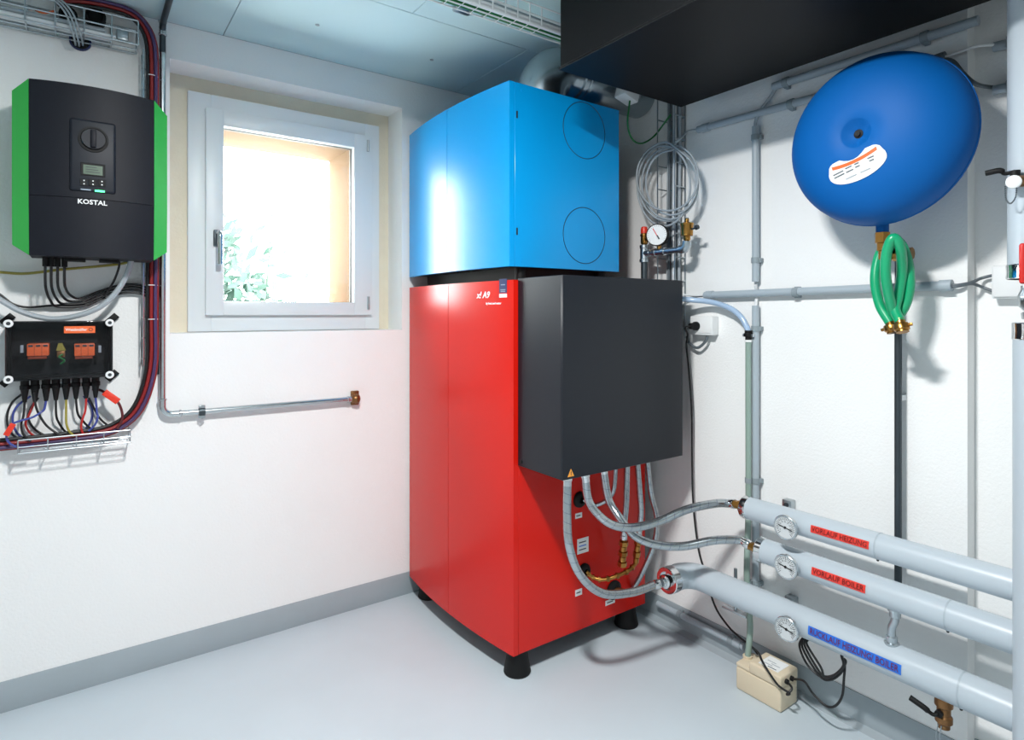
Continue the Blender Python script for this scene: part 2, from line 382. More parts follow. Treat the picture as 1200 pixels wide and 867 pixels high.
MB().box((1.249, 1.737, BZ0), (1.768, 1.756, BZ1), .0015, 1).build('side_panel', 'blue', hb_)
MB().box((1.248, 1.745, BZ1-.004), (1.768, 2.545, BZ1-.001)).build('top_panel', 'blue', hb_)
for py in (153, 276):
    c = oy(685, py, 1.737)
    MB().torus(c, (0, 1, 0), .108, .0014, 64, 6).build('port_outline', 'anthracite', hb_)
for px, py in ((605, 134), (605, 271)):
    q = oy(px, py, 1.737); MB().obox(q+V((.003, .001, 0)), (1, 0, 0), (0, 1, 0), (0, 0, 1), (.003, .003, .013), .001).build('latch_slot', 'dark', hb_)
for px, py in ((612, 106), (611.5, 305)):
    q = oy(px, py, 1.737); MB().cyl(q+V((0, .001, 0)), q-V((0, .0015, 0)), .007, n=16).build('rivet', 'blue', hb_)
for fx in (1.30, 1.70):
    MB().cyl((fx, 1.775, RZ1+.0005), (fx, 1.775, BZ0), .02, n=16).build('foot', 'rubber', hb_)

# ------------------------------------------------------------------ anthracite hydraulic box on the side of the red unit
DX0, DX1, DY0, DY1, DZ0, DZ1 = 1.258, 1.853, 1.488, 1.732, .761, 1.424
hy = thing('hydraulic_box', ((DX0+DX1)/2, 1.61, DZ0), 'dark grey sheet-metal box hung on the side of the red cabinet', 'control box')
MB().box((DX0, DY0+.006, DZ0), (DX1, DY1, DZ1), .002, 1).build('housing', 'anthracite', hy)
MB().box((DX0, DY0, DZ0), (DX1, DY0+.0065, DZ1), .002, 1).build('cover', 'anthracite', hy)
q = oy(669, 554, DY0); tw = .014
tr = MB().prism([q+V((-tw, 0, -tw*.85)), q+V((tw, 0, -tw*.85)), q+V((0, 0, tw*.95))], (0, -.0008, 0)).build('warning_sticker', 'warn', hy)
text('!', .018, plane_fn(q+V((0, -.0009, -.002)), (1, 0, 0), (0, 0, 1)), 'ink', tr, 'warning_mark', bold=.0004)
q = ox(611, 541, DX0); MB().cyl(q+V((.002, .0, 0)), q-V((.004, 0, 0)), .006, n=12).build('screw', 'dark', hy)

# fittings on the red side face under the box
def on_red(px, py): return oy(px, py, 1.733)
for px, py, wd, hg in ((678, 604, .017, .010), (683, 639, .029, .029), (678, 694, .017, .012), (715, 705, .026, .010)):
    q = on_red(px, py); s_ = MB().box(q+V((-wd, -.0009, -hg)), q+V((wd, 0, hg))).build('sticker', 'paper', hr)
    for k in range(3 if hg > .02 else 1):
        zz = (k-1)*.014 if hg > .02 else 0
        MB().box(q+V((-wd*.7, -.0013, zz-.002)), q+V((wd*.55, -.0008, zz+.002))).build('print_line', 'ink' if k != 1 else 'label_blue', s_)
grom = []
for px, py, r in ((679, 585, .031), (684, 669, .030), (719, 691, .038)):
    q = on_red(px, py); grom.append(q)
    MB().lathe(q+V((0, .0005, 0)), (0, -1, 0), [(0, r), (.006, r), (.012, r*.85), (.016, r*.62), (.016, r*.4), (.004, r*.36)], 24).build('pipe_grommet', 'rubber', hr)

# ------------------------------------------------------------------ hoses under the box
def ypath(pts, y0, y1):
    xs = [p[0] for p in pts]; a, c = xs[0], xs[-1]; out = []
    L = [0]
    for p, q in zip(pts, pts[1:]): L.append(L[-1]+math.hypot(q[0]-p[0], q[1]-p[1]))
    return [oy(p[0], p[1], y0+(y1-y0)*(l/L[-1])) for p, l in zip(pts, L)]
def ferrule(mb, p, d, r, ln):
    d = V(d).normalized(); return mb.lathe(p, d, [(0, r*.95), (.004, r*1.12), (ln*.55, r*1.12), (ln*.6, r*.98), (ln, r*.98)], 20)
def hose(pts, r, label, mats=('braid', 'chrome'), n=14, k=10, group=None):
    s_ = spline(pts, k); o = thing('flexible_hose', tuple(s_[0]), label, 'hose', group)
    MB().tube(s_, r, n).build('braided_sleeve', mats[0], o)
    ferrule(MB(), s_[0]+(s_[0]-s_[1]).normalized()*.002, s_[1]-s_[0], r*1.02, r*2.6).build('end_fitting', mats[1], o)
    ferrule(MB(), s_[-1]+(s_[-1]-s_[-2]).normalized()*.002, s_[-2]-s_[-1], r*1.02, r*2.6).build('end_fitting', mats[1], o)
    return s_
YH = 1.53
def top_of(px, y=YH): q = oy(px, 560, y); return V((q.x, y, DZ0+.002))
PXA = 1.85
h1 = hose([top_of(665)]+ypath([(664.5, 600), (667, 640), (680, 674), (706, 695), (740, 694), (765, 686)], YH, 1.470)+[V((1.690, 1.458, .33))], .0145, 'braided steel hose dropping into the elbow of the lowest grey pipe')
e2 = V((PXA, 1.262, .637)); h2 = hose([top_of(685)]+ypath([(689, 584), (700, 602), (718, 615), (742, 618), (772, 611), (805, 597), (838, 590), (855, 590)], YH, 1.29)+[e2], .0145, 'braided steel hose running to the end of the topmost grey pipe')
e3 = V((PXA, 1.205, .510)); h3 = hose([top_of(706, 1.57)]+ypath([(713, 584), (727, 608), (744, 628), (768, 638), (800, 640), (838, 633), (868, 633)], 1.57, 1.24)+[e3], .0145, 'braided steel hose running to the end of the middle grey pipe')
hose([top_of(722, 1.60)]+[oy(719, 574, 1.62), oy(709, 587, 1.66), oy(695, 592, 1.70), grom[0]+V((.012, -.012, 0))], .0085, 'thin braided hose curling into the upper black grommet', ('braid', 'steel'), 10)
h5 = hose([top_of(735, 1.60), oy(734, 585, 1.60), oy(732, 610, 1.60), oy(731, 632, 1.60)], .0115, 'straight braided hose standing on the brass elbow group', ('braid', 'steel'), 12)
h6 = hose([top_of(746, 1.60), oy(750, 580, 1.61), oy(751, 602, 1.615), oy(748, 630, 1.62)], .0115, 'short braided hose ending in a brass union beside the straight one', ('braid', 'steel'), 12)
h7 = hose([top_of(757.5, 1.60), oy(763, 578, 1.60), oy(769.5, 606, 1.61), oy(767, 636, 1.64), oy(754, 668, 1.68), oy(742, 690, 1.72)], .0105, 'bowed braided hose returning to the lower rim of the red side', ('braid', 'steel'), 12)
# brass manifold
bm_ = thing('brass_manifold', tuple(oy(728, 668, 1.60)), 'brass fill fitting group with hex unions below the hoses', 'pipe fitting')
a = oy(731, 634, 1.60); c = oy(729, 664, 1.61)
mb = MB(); n = 5
for i in range(n):
    t = i/n; p = a.lerp(c, t); p2 = a.lerp(c, t+.8/n); mb.cyl(p, p2, .018 if i % 2 == 0 else .013, n=6 if i % 2 == 0 else 14)
mb.build('hex_union', 'brass', bm_)
MB().cyl(a.lerp(c, -.1), c, .009, n=12).build('riser', 'brass', bm_)
a2 = oy(748, 632, 1.62); c2 = oy(745, 660, 1.64); mb = MB()
for i in range(4):
    t = i/4; mb.cyl(a2.lerp(c2, t), a2.lerp(c2, t+.2), .015 if i % 2 == 0 else .011, n=6 if i % 2 == 0 else 14)
mb.build('hex_union', 'brass', bm_)
MB().cyl(a2.lerp(c2, -.08), c2, .008, n=12).build('riser', 'brass', bm_)
run = spline([c2, oy(737, 668, 1.64), oy(722, 675, 1.65), oy(706, 679, 1.68), oy(694, 676, 1.71), grom[1]+V((.006, -.008, 0))], 6)
MB().tube(run, .0075, 10).build('branch_pipe', 'brass', bm_)
for i in range(3, len(run)-3, 4): MB().cyl(run[i], run[i+1], .0115, n=6).build('hex_nut', 'brass', bm_)
MB().cyl(grom[2]+V((.004, -.003, 0)), grom[2]+V((.02, -.05, .0)), .014, n=14).build('outlet_stub', 'bronze', bm_)

# ------------------------------------------------------------------ overhead black duct box, duct elbow, actuator
ov = thing('air_box', (1.566, .5, 2.09), 'large matt black air duct box hung under the ceiling', 'air duct')
MB().box((1.266, -1.0, 2.100), (1.868, 1.508, ZC-.001), .002, 1).build('housing', 'black_unit', ov)
MB().box((1.262, -1.004, 2.090), (1.872, 1.512, 2.0985), .001, 1).build('bottom_panel', 'black_unit', ov)
dt = thing('air_duct', (1.445, 1.84, 2.121), 'silver spiral duct elbow rising from the blue module', 'air duct')
DY, DR = 1.835, .096
el = arcpts((1.560, DY, 2.135), .115, PI, PI/2, (1, 0, 0), (0, 0, 1), 14)
MB().tube([V((1.445, DY, 2.1205)), V((1.445, DY, 2.1345))]+[p for p in el if p.z > 2.136]+[V((1.60, DY, 2.250))], DR, 36).build('elbow', 'duct', dt)
MB().lathe((1.595, DY, 2.25), (1, 0, 0), [(0, DR), (.004, DR+.008), (.018, DR+.008), (.022, DR), (.03, DR), (.034, DR+.006), (.046, DR+.006), (.05, DR)], 36).build('flange', 'duct', dt)
MB().cyl((1.64, DY, 2.25), (1.995, DY, 2.25), DR-.004, n=36).build('straight_duct', 'duct', dt)
ac = thing('damper_actuator', tuple(oy(737, 124, 1.70)), 'small white actuator box under the black air box', 'actuator')
q = oy(735, 111, 1.70)
MB().obox(q, (.96, 0, -.27), (0, 1, 0), (.27, 0, .96), (.040, .03, .024), .005).build('case', 'white', ac)
MB().cyl(q+V((.035, -.002, .005)), q+V((.062, -.002, .012)), .016, n=16).build('spindle_clamp', 'zinc', ac)
MB().cyl(q+V((0, 0, .02)), q+V((.0, .10, .05)), .006, n=10).build('mounting_arm', 'zinc', ac)
gp = [q+V((.005, -.01, -.022)), oy(735.5, 145, 1.69), oy(741, 163, 1.70), oy(752, 168, 1.72), ox(766, 160, 1.945), ox(778, 145, 1.955), ox(786, 134, 1.96)]
cable('earth_wire', gp, .0035, 'c_green', 'green earth wire looping from the actuator to the wall tray')

# ------------------------------------------------------------------ white wire tray under the ceiling
def rod(a, c, r, name, m, par, n=6): return MB().cyl(a, c, r, n=n).build(name, m, par)
wt = thing('cable_tray', (1.0, 1.64, 2.262), 'white wire cable tray under the ceiling beside the black air box', 'cable tray')
zb, zt, ya, yb = 2.268, 2.336, 1.608, 1.668
for yy, zz in ((ya, zb), (ya, zb+.034), (ya, zt), (yb, zb), (yb, zt), ((ya+yb)/2, zb)):
    rod((.30, yy, zz), (1.60, yy, zz), .0026, 'long_wire', 'white', wt)
x = 1.268
while x > .3:
    MB().tube([V((x, ya, zt)), V((x, ya, zb)), V((x, yb, zb)), V((x, yb, zt))], .0026, 6).build('cross_wire', 'white', wt); x -= .0495
clp = oy(543, 11, 1.70); clp = oz(543, 12, 2.36)
MB().box(clp+V((-.035, -.02, -.008)), clp+V((.03, .02, .0185)), .006).build('ceiling_clip', 'zinc', wt)
tag(MB().box((.3, yb-.020, zb+.0045), (1.62, yb-.004, zb+.018), .003).build('cable', 'c_green'), 'dark green flat cable lying in the white ceiling tray', 'cable')
for k, (yy, zz, m_) in enumerate(((1.622, zb+.009, 'c_white'), (1.622, zb+.022, 'c_white'), (1.633, zb+.035, 'c_grey'))):
    tag(MB().cyl((.3, yy, zz), (1.62, yy, zz), .0065, n=10).build('cable', m_), ['white cable lying in the white ceiling tray', 'white cable lying in the white ceiling tray', 'grey cable lying on top in the white ceiling tray'][k], 'cable', 'white cables in the ceiling tray' if k < 2 else None)
# ------------------------------------------------------------------ right wall: grey jacketed heating pipes
YE = .40
def pipe_thing(name, y0, z, r, label, elbow=False):
    t = thing('heating_pipe', (PXA, (y0+YE)/2, z-r), label, 'pipe')
    if elbow:
        pts = [V((1.752, y0, z)), V((1.775, y0, z))]+arcpts((1.785, y0-.065, z), .065, PI/2, 0, (1, 0, 0), (0, 1, 0), 10)+[V((PXA, YE, z))]
        MB().tube(pts, r, 28).build('jacket', 'jacket', t)
        MB().lathe((1.757, y0, z), (-1, 0, 0), [(0, r*1.03), (.030, r*1.03), (.032, r*.98), (.032, r*.72), (.016, r*.66), (.016, r*.4)], 28).build('end_ring', 'chrome', t)
        MB().lathe((1.742, y0, z), (-1, 0, 0), [(0, .022), (.012, .022), (.014, .017), (.020, .024), (.030, .024), (.032, .017), (.046, .017)], 20).build('union', 'chrome', t)
    else:
        MB().cyl((PXA, y0-.018, z), (PXA, YE, z), r, n=28).build('jacket', 'jacket', t)
        MB().lathe((PXA, y0-.019, z), (0, 1, 0), [(0, r*1.04), (.020, r*1.04), (.022, r*1.0), (.022, r*.55), (.014, r*.5)], 28).build('end_ring', 'chrome', t)
        MB().lathe((PXA, y0-.008, z), (0, 1, 0), [(0, .016), (.016, .016), (.018, .020), (.030, .020), (.032, .014), (.05, .014)], 6).build('union', 'brass', t)
    return t
P1 = pipe_thing('p', 1.222, .637, .0375, 'topmost grey jacketed heating pipe with a long red label')
P2 = pipe_thing('p', 1.165, .510, .0395, 'middle grey jacketed heating pipe with a short red label')
P3 = pipe_thing('p', 1.458, .330, .0455, 'lowest grey jacketed heating pipe with a blue label and an elbow', True)
for P, z, r, px in ((P1, .637, .0375, 1023), (P2, .510, .0395, 1105), (P3, .330, .0455, 1120)):
    q = ox(px, 700, PXA-r); MB().cyl((PXA, q.y, z), (PXA, q.y-.004, z), r+.0008, n=28).build('jacket_seam', 'conduit', P)
    MB().ball((PXA-r*.35, q.y-.002, z-r*.95), .004, n=8).build('seam_rivet', 'dark', P)
def pipe_fn(yc, z, r, phi):
    def fn(u, v, w_):
        a = phi+v/r; R_ = r+.0008+w_; return V((PXA-R_*math.cos(a), yc-u, z+R_*math.sin(a)))
    return fn
def pipe_label(P, z, r, pxa, pxb, pym, phi, body, hgt, m, mi):
    qa, qb = ox(pxa, pym, PXA-r), ox(pxb, pym, PXA-r); ln = qa.y-qb.y; yc = (qa.y+qb.y)/2; f = pipe_fn(yc, z, r, phi)
    mb = MB(); k = 6; vs = []; fs = []
    for w_ in (0, .0008):
        for i in range(k+1):
            for u in (-ln/2, ln/2): vs.append(f(u, -hgt/2+hgt*i/k, w_))
    o_ = 2*(k+1)
    for i in range(k): fs += [[2*i, 2*i+1, 2*i+3, 2*i+2], [o_+2*i, o_+2*i+1, o_+2*i+3, o_+2*i+2], [2*i, 2*i+2, o_+2*i+2, o_+2*i], [2*i+1, 2*i+3, o_+2*i+3, o_+2*i+1]]
    fs += [[0, 1, o_+1, o_], [2*k, 2*k+1, o_+2*k+1, o_+2*k]]
    lb = mb.add(vs, fs).build('label_strip', m, P)
    # scale the wording to the strip
    cu = bpy.data.curves.new('t', 'FONT'); cu.body = body; cu.size = .02; to = bpy.data.objects.new('t', cu); C.objects.link(to)
    bpy.context.view_layer.update(); wd = to.dimensions.x; bpy.data.objects.remove(to)
    sx = ln*.95/wd
    text(body, .02, (lambda u, v, w_: f(u*sx, v*hgt*.66/.0145, w_+.0024)), mi, lb, 'lettering', ext=.0003, bold=.0001)
pipe_label(P1, .637, .0375, 950, 1018, 620, .16, 'VORLAUF HEIZUNG', .0215, 'label_red', 'ink_red')
pipe_label(P2, .510, .0395, 951, 1014, 668, .16, 'VORLAUF BOILER', .0225, 'label_red', 'ink_red')
pipe_label(P3, .330, .0455, 947, 1056, 757, .10, 'RÜCKLAUF HEIZUNG/ BOILER', .026, 'label_blue', 'ink_violet')
for (px, py, P, z, lab) in ((920.5, 618, P1, .637, 'topmost'), (921, 664, P2, .510, 'middle'), (922, 737, P3, .330, 'lowest')):
    r = .0375 if P is P1 else .0395 if P is P2 else .0455
    q = ox(px, py, PXA-r-.022); r_ = .038; z0 = q.z
    t = thing('dial_thermometer', (q.x+.02, q.y, q.z-r_), 'round silver dial thermometer on the %s grey pipe' % lab, 'thermometer')
    MB().lathe(q+V((.012, 0, 0)), (-1, 0, 0), [(0, r_*.9), (.004, r_), (.015, r_), (.0165, r_*.96), (.0165, r_*.88), (.013, r_*.86)], 36).build('bezel', 'steel', t)
    fc = MB().cyl(q+V((0, 0, 0)), q+V((-.0025, 0, 0)), r_*.87, n=36).build('dial', 'dialface', t)
    mb = MB()
    for k in range(25):
        a = math.radians(-135+270*k/24); d = V((0, -math.sin(a), math.cos(a))); mb.obox(q+V((-.0027, 0, 0))+d*r_*.70, (1, 0, 0), d, d.cross(V((1, 0, 0))), (.0003, r_*(.09 if k % 3 else .13), r_*.018))
    mb.build('tick_marks', 'ink', fc)
    for k in range(9):
        a = math.radians(-120+240*k/8); d = V((0, -math.sin(a), math.cos(a)))
        text(str(k*15), .0062, plane_fn(q+V((-.0026, 0, 0))+d*r_*.48, (0, -1, 0), (0, 0, 1)), 'ink', fc, 'scale_number', ext=.0001)
    MB().obox(q+V((-.0036, 0, 0)), (1, 0, 0), V((0, -.97, -.2)).normalized(), V((0, .2, -.97)).normalized(), (.0005, r_*.6, r_*.035)).build('needle', 'dark', t)
    MB().cyl(q+V((-.0025, 0, 0)), q+V((-.005, 0, 0)), .004, n=12).build('needle_hub', 'dark', t)
    MB().cyl(q+V((.012, 0, 0)), (PXA-r*.9, q.y, q.z), .009, n=12).build('stem', 'brass', t)
# wall clamps carrying the pipes
for px, py, lab in ((925, 590, 'upper'), (928, 703, 'lower')):
    q = ox(px, py, XR-.012); t = thing('pipe_bracket', (XR, q.y, q.z-.03), 'zinc wall bracket showing above the %s grey pipe' % ('topmost' if lab == 'upper' else 'lowest'), 'bracket')
    MB().box(q+V((-.018, -.017, -.015)), q+V((.0115, .017, .015)), .003).build('channel', 'zinc', t)
    MB().cyl(q+V((-.024, 0, -.002)), q+V((-.017, 0, -.002)), .008, n=6).build('bolt_head', 'darksteel', t)
    MB().box(q+V((-.005, -.016, -.06)), q+V((.0115, .016, -.014)), .002).build('wall_rail', 'zinc', t)
q = ox(862, 716, 1.93); t = thing('pipe_hanger', tuple(q), 'galvanised hanger bar under the lowest pipe near its elbow', 'bracket')
MB().obox(q, (0, 1, 0), (1, 0, 0), (0, 0, 1), (.05, .012, .004), .0015).build('bar', 'zinc', t)
MB().cyl(q+V((.0, 0, .004)), V((1.93, q.y, .375)), .006, n=10).build('threaded_rod', 'zinc', t); MB().cyl(q+V((0, -.03, 0)), V((XR, q.y-.03, q.z)), .005, n=10).build('wall_stud', 'zinc', t)
# riser between middle and lowest pipe
a = ox(1049, 718, PXA); c = ox(1045, 760, PXA)
t = thing('overflow_connector', (PXA, c.y, c.z), 'short chrome connector between the middle and the lowest pipe', 'pipe fitting')
p0 = V((PXA, a.y, .475)); p1 = V((PXA, c.y, .372))
MB().tube(spline([p0, p0+V((0, 0, -.03)), p0.lerp(p1, .55)+V((0, .004, 0)), p1+V((0, 0, .02)), p1], 6), .0105, 14).build('bent_tube', 'zinc', t)
for p, d in ((p0, -1), (p1, 1)): MB().lathe(p, (0, 0, d), [(-.004, .019), (.006, .019), (.008, .0145), (.022, .0145), (.024, .012)], 16).build('collar', 'zinc', t)
# drain valve under the lowest pipe
q = ox(1106, 825, PXA); q.z = .285
t = thing('drain_valve', (PXA, q.y, q.z-.09), 'bronze drain valve with black lever under the lowest pipe', 'valve')
MB().lathe(q+V((0, 0, .004)), (0, 0, -1), [(0, .019), (.012, .021), (.022, .021), (.026, .016), (.045, .016), (.05, .02), (.064, .02), (.07, .014), (.08, .014)], 18).build('valve_body', 'bronze', t)
a = q+V((-.018, .004, -.034)); MB().cyl(a+V((.02, 0, 0)), a+V((-.008, 0, 0)), .009, n=14).build('spindle', 'rubber', t)
MB().tube(spline([a+V((-.008, 0, 0)), a+V((-.012, .012, -.004)), a+V((-.016, .03, .006)), a+V((-.018, .062, .016))], 5), [.005]*8+[.0075]*8, 10).build('lever', 'rubber', t)
mb = MB()
for s_ in (0, .008): mb.tube(spline([q+V((-.016, s_, -.066)), q+V((-.02, s_+.002, -.10)), q+V((-.018, s_-.004, -.15))], 5), .0014, 5)
mb.build('cap_chain', 'zinc', t)

# ------------------------------------------------------------------ thick vertical pipe with ball valve at the right
VX, VY = 1.80, .428
def vz(py): return ox(1190, py, 1.77).z
vp = thing('riser_pipe', (VX, VY, 0), 'thick vertical grey jacketed pipe with steel end bands', 'pipe')
MB().cyl((VX, VY, .0), (VX, VY, vz(380)), .050, n=36).build('lower_jacket', 'jacket', vp)
MB().cyl((VX, VY, vz(327)), (VX, VY, 2.089), .060, n=36).build('upper_jacket', 'jacket', vp)
def band(z0, z1, r): return MB().lathe((VX, VY, z0), (0, 0, 1), [(0, r), (.002, r+.002), ((z1-z0)*.5, r+.001), (z1-z0-.002, r+.002), (z1-z0, r)], 36).build('end_band', 'chrome', vp)
band(vz(398), vz(378), .0505); band(vz(327), vz(310), .0605)
MB().cyl((VX, VY, vz(380)), (VX, VY, vz(325)), .026, n=24).build('inner_pipe', 'zinc', vp)
bv = thing('ball_valve', (VX, VY, vz(375)), 'steel ball valve with a red lever on the thick vertical pipe', 'valve')
MB().lathe((VX, VY, vz(374)), (0, 0, 1), [(0, .034), (.014, .036), (.018, .030), (.03, .04), (.055, .042), (.07, .036), (.078, .036)], 8).build('valve_body', 'zinc', bv)
hz0, hz1 = vz(334), vz(288)
MB().obox((VX-.074, VY-.008, (hz0+hz1)/2), (.5, -.866, 0), (.866, .5, 0), (0, 0, 1), (.028, .006, (hz1-hz0)/2), .006, 3).build('red_lever', 'wheel_red', bv)
MB().cyl((VX-.035, VY, vz(345)), (VX-.085, VY-.012, vz(340)), .013, n=14).build('spindle', 'zinc', bv)
MB().obox((VX-.076, VY-.012, vz(352)), (.5, -.866, 0), (.866, .5, 0), (0, 0, 1), (.018, .003, .035), .002).build('lever_plate', 'zinc', bv)
for k in range(3): MB().obox(V((VX-.0790, VY-.0115, hz0+(hz1-hz0)*(.3+.2*k))), (.5, -.866, 0), (.866, .5, 0), (0, 0, 1), (.010-.002*k, .0004, .004)).build('lever_mark', 'ink_red', bv)
q = ox(1189, 212, VX-.075)
dc = thing('drain_cock', tuple(q), 'brass drain cock with white cap and black lever on the thick vertical pipe', 'valve')
MB().cyl(q+V((.0, 0, 0)), (VX-.05, VY+.012, q.z), .013, n=16).build('valve_body', 'bronze', dc)
MB().lathe(q+V((-.004, 0, -.004)), (-1, -.2, 0), [(0, .010), (.003, .0145), (.012, .0145), (.014, .011), (.014, .004)], 20).build('white_cap', 'white', dc)
MB().cyl(q+V((.004, .0, .006)), q+V((.004, .0, .024)), .010, n=12).build('spindle', 'rubber', dc)
MB().tube(spline([q+V((.004, 0, .022)), q+V((0, .018, .020)), q+V((-.004, .026, .028)), q+V((-.008, .052, .026))], 5), [.0045]*8+[.0065]*8, 10).build('lever', 'rubber', dc)
mb = MB(); lp = spline([q+V((-.012, .014, -.012)), q+V((-.014, .012, -.04)), q+V((-.014, .004, -.052)), q+V((-.014, -.005, -.04)), q+V((-.012, -.007, -.015))], 6)
for p in lp: mb.ball(p, .0018, n=6)
mb.tube(lp, .0007, 4); mb.build('bead_chain', 'darksteel', dc)

# ------------------------------------------------------------------ expansion vessel
TX, TY, TZ, TR, TA, TB = 1.80, .775, 1.777, .232, .135, .09
ev = thing('expansion_vessel', (TX, TY, TZ-TR), 'round blue expansion vessel hung on the wall under the black air box', 'tank')
prof = []; N_ = 26
for i in range(N_+1):
    t = -1+i/N_; r = TR*(1-abs(t)**2.4)**(1/2.4); prof.append((t*TA, max(r, .001)))
# dimple at the centre of the front
dim = [(-TA+.022, .001), (-TA+.020, .010), (-TA+.012, .026), (-TA+.004, .036), (-TA+.0005, .041)]
prof = dim+[p for p in prof if p[1] > .048]
MB().lathe((TX, TY, TZ), (1, 0, 0), prof, 72).build('front_shell', 'tank', ev, 60)
pb = [(0.0, TR)]+[(TB*i/14, max(.001, TR*(1-(i/14)**2.4)**(1/2.4))) for i in range(1, 15)]
MB().lathe((TX, TY, TZ), (1, 0, 0), pb, 72).build('rear_shell', 'tank', ev, 60)
MB().torus((TX+.001, TY, TZ), (1, 0, 0), TR-.0005, .003, 72, 8).build('seam', 'tank', ev)
MB().lathe((TX-TA+.024, TY, TZ), (-1, 0, 0), [(0, .012), (.006, .012), (.008, .007), (.013, .007)], 14).build('valve_cap', 'dark', ev)
MB().box((TX+TB-.02, TY-.05, TZ-.06), (XR, TY+.05, TZ+.06), .004).build('wall_mount', 'zinc', ev)
# kidney-shaped rating label, curved on the front shell
def shell_x(y_, z_):
    r = min(.999, math.hypot(y_-TY, z_-TZ)/TR); return TX-TA*(1-r**2.4)**(1/2.4)
lc = ox(1003, 195, TX-TA*.97); ang = math.radians(15)
def vess(u, v, w_):
    yy = -(u*math.cos(ang)-v*math.sin(ang)); zz = u*math.sin(ang)+v*math.cos(ang)
    y_, z_ = lc.y+yy, lc.z+zz; return V((shell_x(y_, z_)-.0006-w_, y_, z_))
out = []
for k in range(40):
    a = 2*PI*k/40; u = .076*math.cos(a); v = .036*math.sin(a)
    if v > 0: v = min(v, .024)+(.010 if abs(u) > .034 else -.004+.014*(abs(u)/.034)**2)*(1 if abs(u) < .07 else .3)
    out.append((u, v))
def sheet(outl, f, th, rings=4):
    mb = MB(); n = len(outl); vs = [f(0, 0, th)]; fs = []
    for r_ in range(1, rings+1):
        for u, v in outl: vs.append(f(u*r_/rings, v*r_/rings, th))
    for k in range(n): fs.append([0, 1+k, 1+(k+1) % n])
    for r_ in range(rings-1):
        for k in range(n): a = 1+r_*n; fs.append([a+k, a+n+k, a+n+(k+1) % n, a+(k+1) % n])
    e = 1+(rings-1)*n; s0 = len(vs); vs += [f(u, v, -.0006) for u, v in outl]
    for k in range(n): fs.append([e+k, s0+k, s0+(k+1) % n, e+(k+1) % n])
    return mb.add(vs, fs)
lab = sheet(out, vess, .0012).build('rating_label', 'paper', ev)
st_ = []
for i in range(15):
    u = -.060+.12*i/14; st_.append((u, .0185+(.008*(abs(u)/.06)**2)))
vs = []; fs = []
for u, v in st_: vs += [vess(u, v, .0018), vess(u, v-.009, .0018)]
for i in range(14): fs.append([2*i, 2*i+1, 2*i+3, 2*i+2])
MB().add(vs, fs).build('label_stripe', 'orange', lab)
for (u, v, wd) in ((-.048, .004, .03), (-.048, -.004, .03), (-.018, .006, .018), (-.018, -.004, .02), (.004, .006, .012), (.004, -.002, .012), (.04, .006, .016), (.04, -.002, .012), (-.02, -.020, .03), (.018, -.02, .026)):
    vs = [vess(u-wd/2, v-.0017, .0019), vess(u+wd/2, v-.0017, .0019), vess(u+wd/2, v+.0017, .0019), vess(u-wd/2, v+.0017, .0019)]
    MB().add(vs, [[0, 1, 2, 3]]).build('print_line', 'c_grey' if v < -.01 else 'c_dkgrey', lab)
nb = ox(1034, 268, TX+.02); nb = V((TX+.02, nb.y, TZ-TR+.012))
MB().cyl(nb, nb-V((0, 0, .035)), .016, n=18).build('nozzle', 'tank', ev)
MB().lathe(nb-V((0, 0, .032)), (0, 0, -1), [(0, .02), (.028, .02), (.03, .015), (.05, .015), (.052, .011), (.075, .011)], 6).build('hex_fitting', 'brass', ev)
# steel feed pipe below the vessel
fp = ox(1052.5, 500, 1.965)
t = thing('feed_pipe', (1.965, fp.y, .5), 'thin dark steel pipe running down the wall below the green hose', 'pipe')
MB().cyl((1.965, fp.y, .50), (1.965, fp.y, ox(1052, 388, 1.965).z+.04), .0098, n=16).build('tube', 'darksteel', t)
for zz in (1.05, .60): MB().box((1.965, fp.y-.009, zz-.008), (XR, fp.y+.009, zz+.008)).build('pipe_clip', 'zinc', t)
# fill valve group by the hose
q = ox(1052, 298, 1.90); t = thing('fill_valve', tuple(q), 'small bronze fill valve half hidden by the green hose', 'valve')
MB().lathe(q+V((0, .03, 0)), (0, -1, 0), [(0, .014), (.016, .014), (.018, .019), (.034, .019), (.036, .012), (.052, .012), (.054, .017), (.068, .017)], 8).build('valve_body', 'brass', t)
MB().cyl(q, V((1.965, fp.y, q.z)), .009, n=12).build('stem', 'brass', t)
MB().cyl(q+V((-.004, .01, .006)), q+V((-.018, .014, .014)), .011, n=14).build('knob', 'rubber', t)
MB().tube(spline([V((1.965, fp.y, q.z+.01)), V((1.965, fp.y, q.z-.08)), V((1.965, fp.y, q.z-.24))], 4), .009, 10).build('riser', 'darksteel', t)
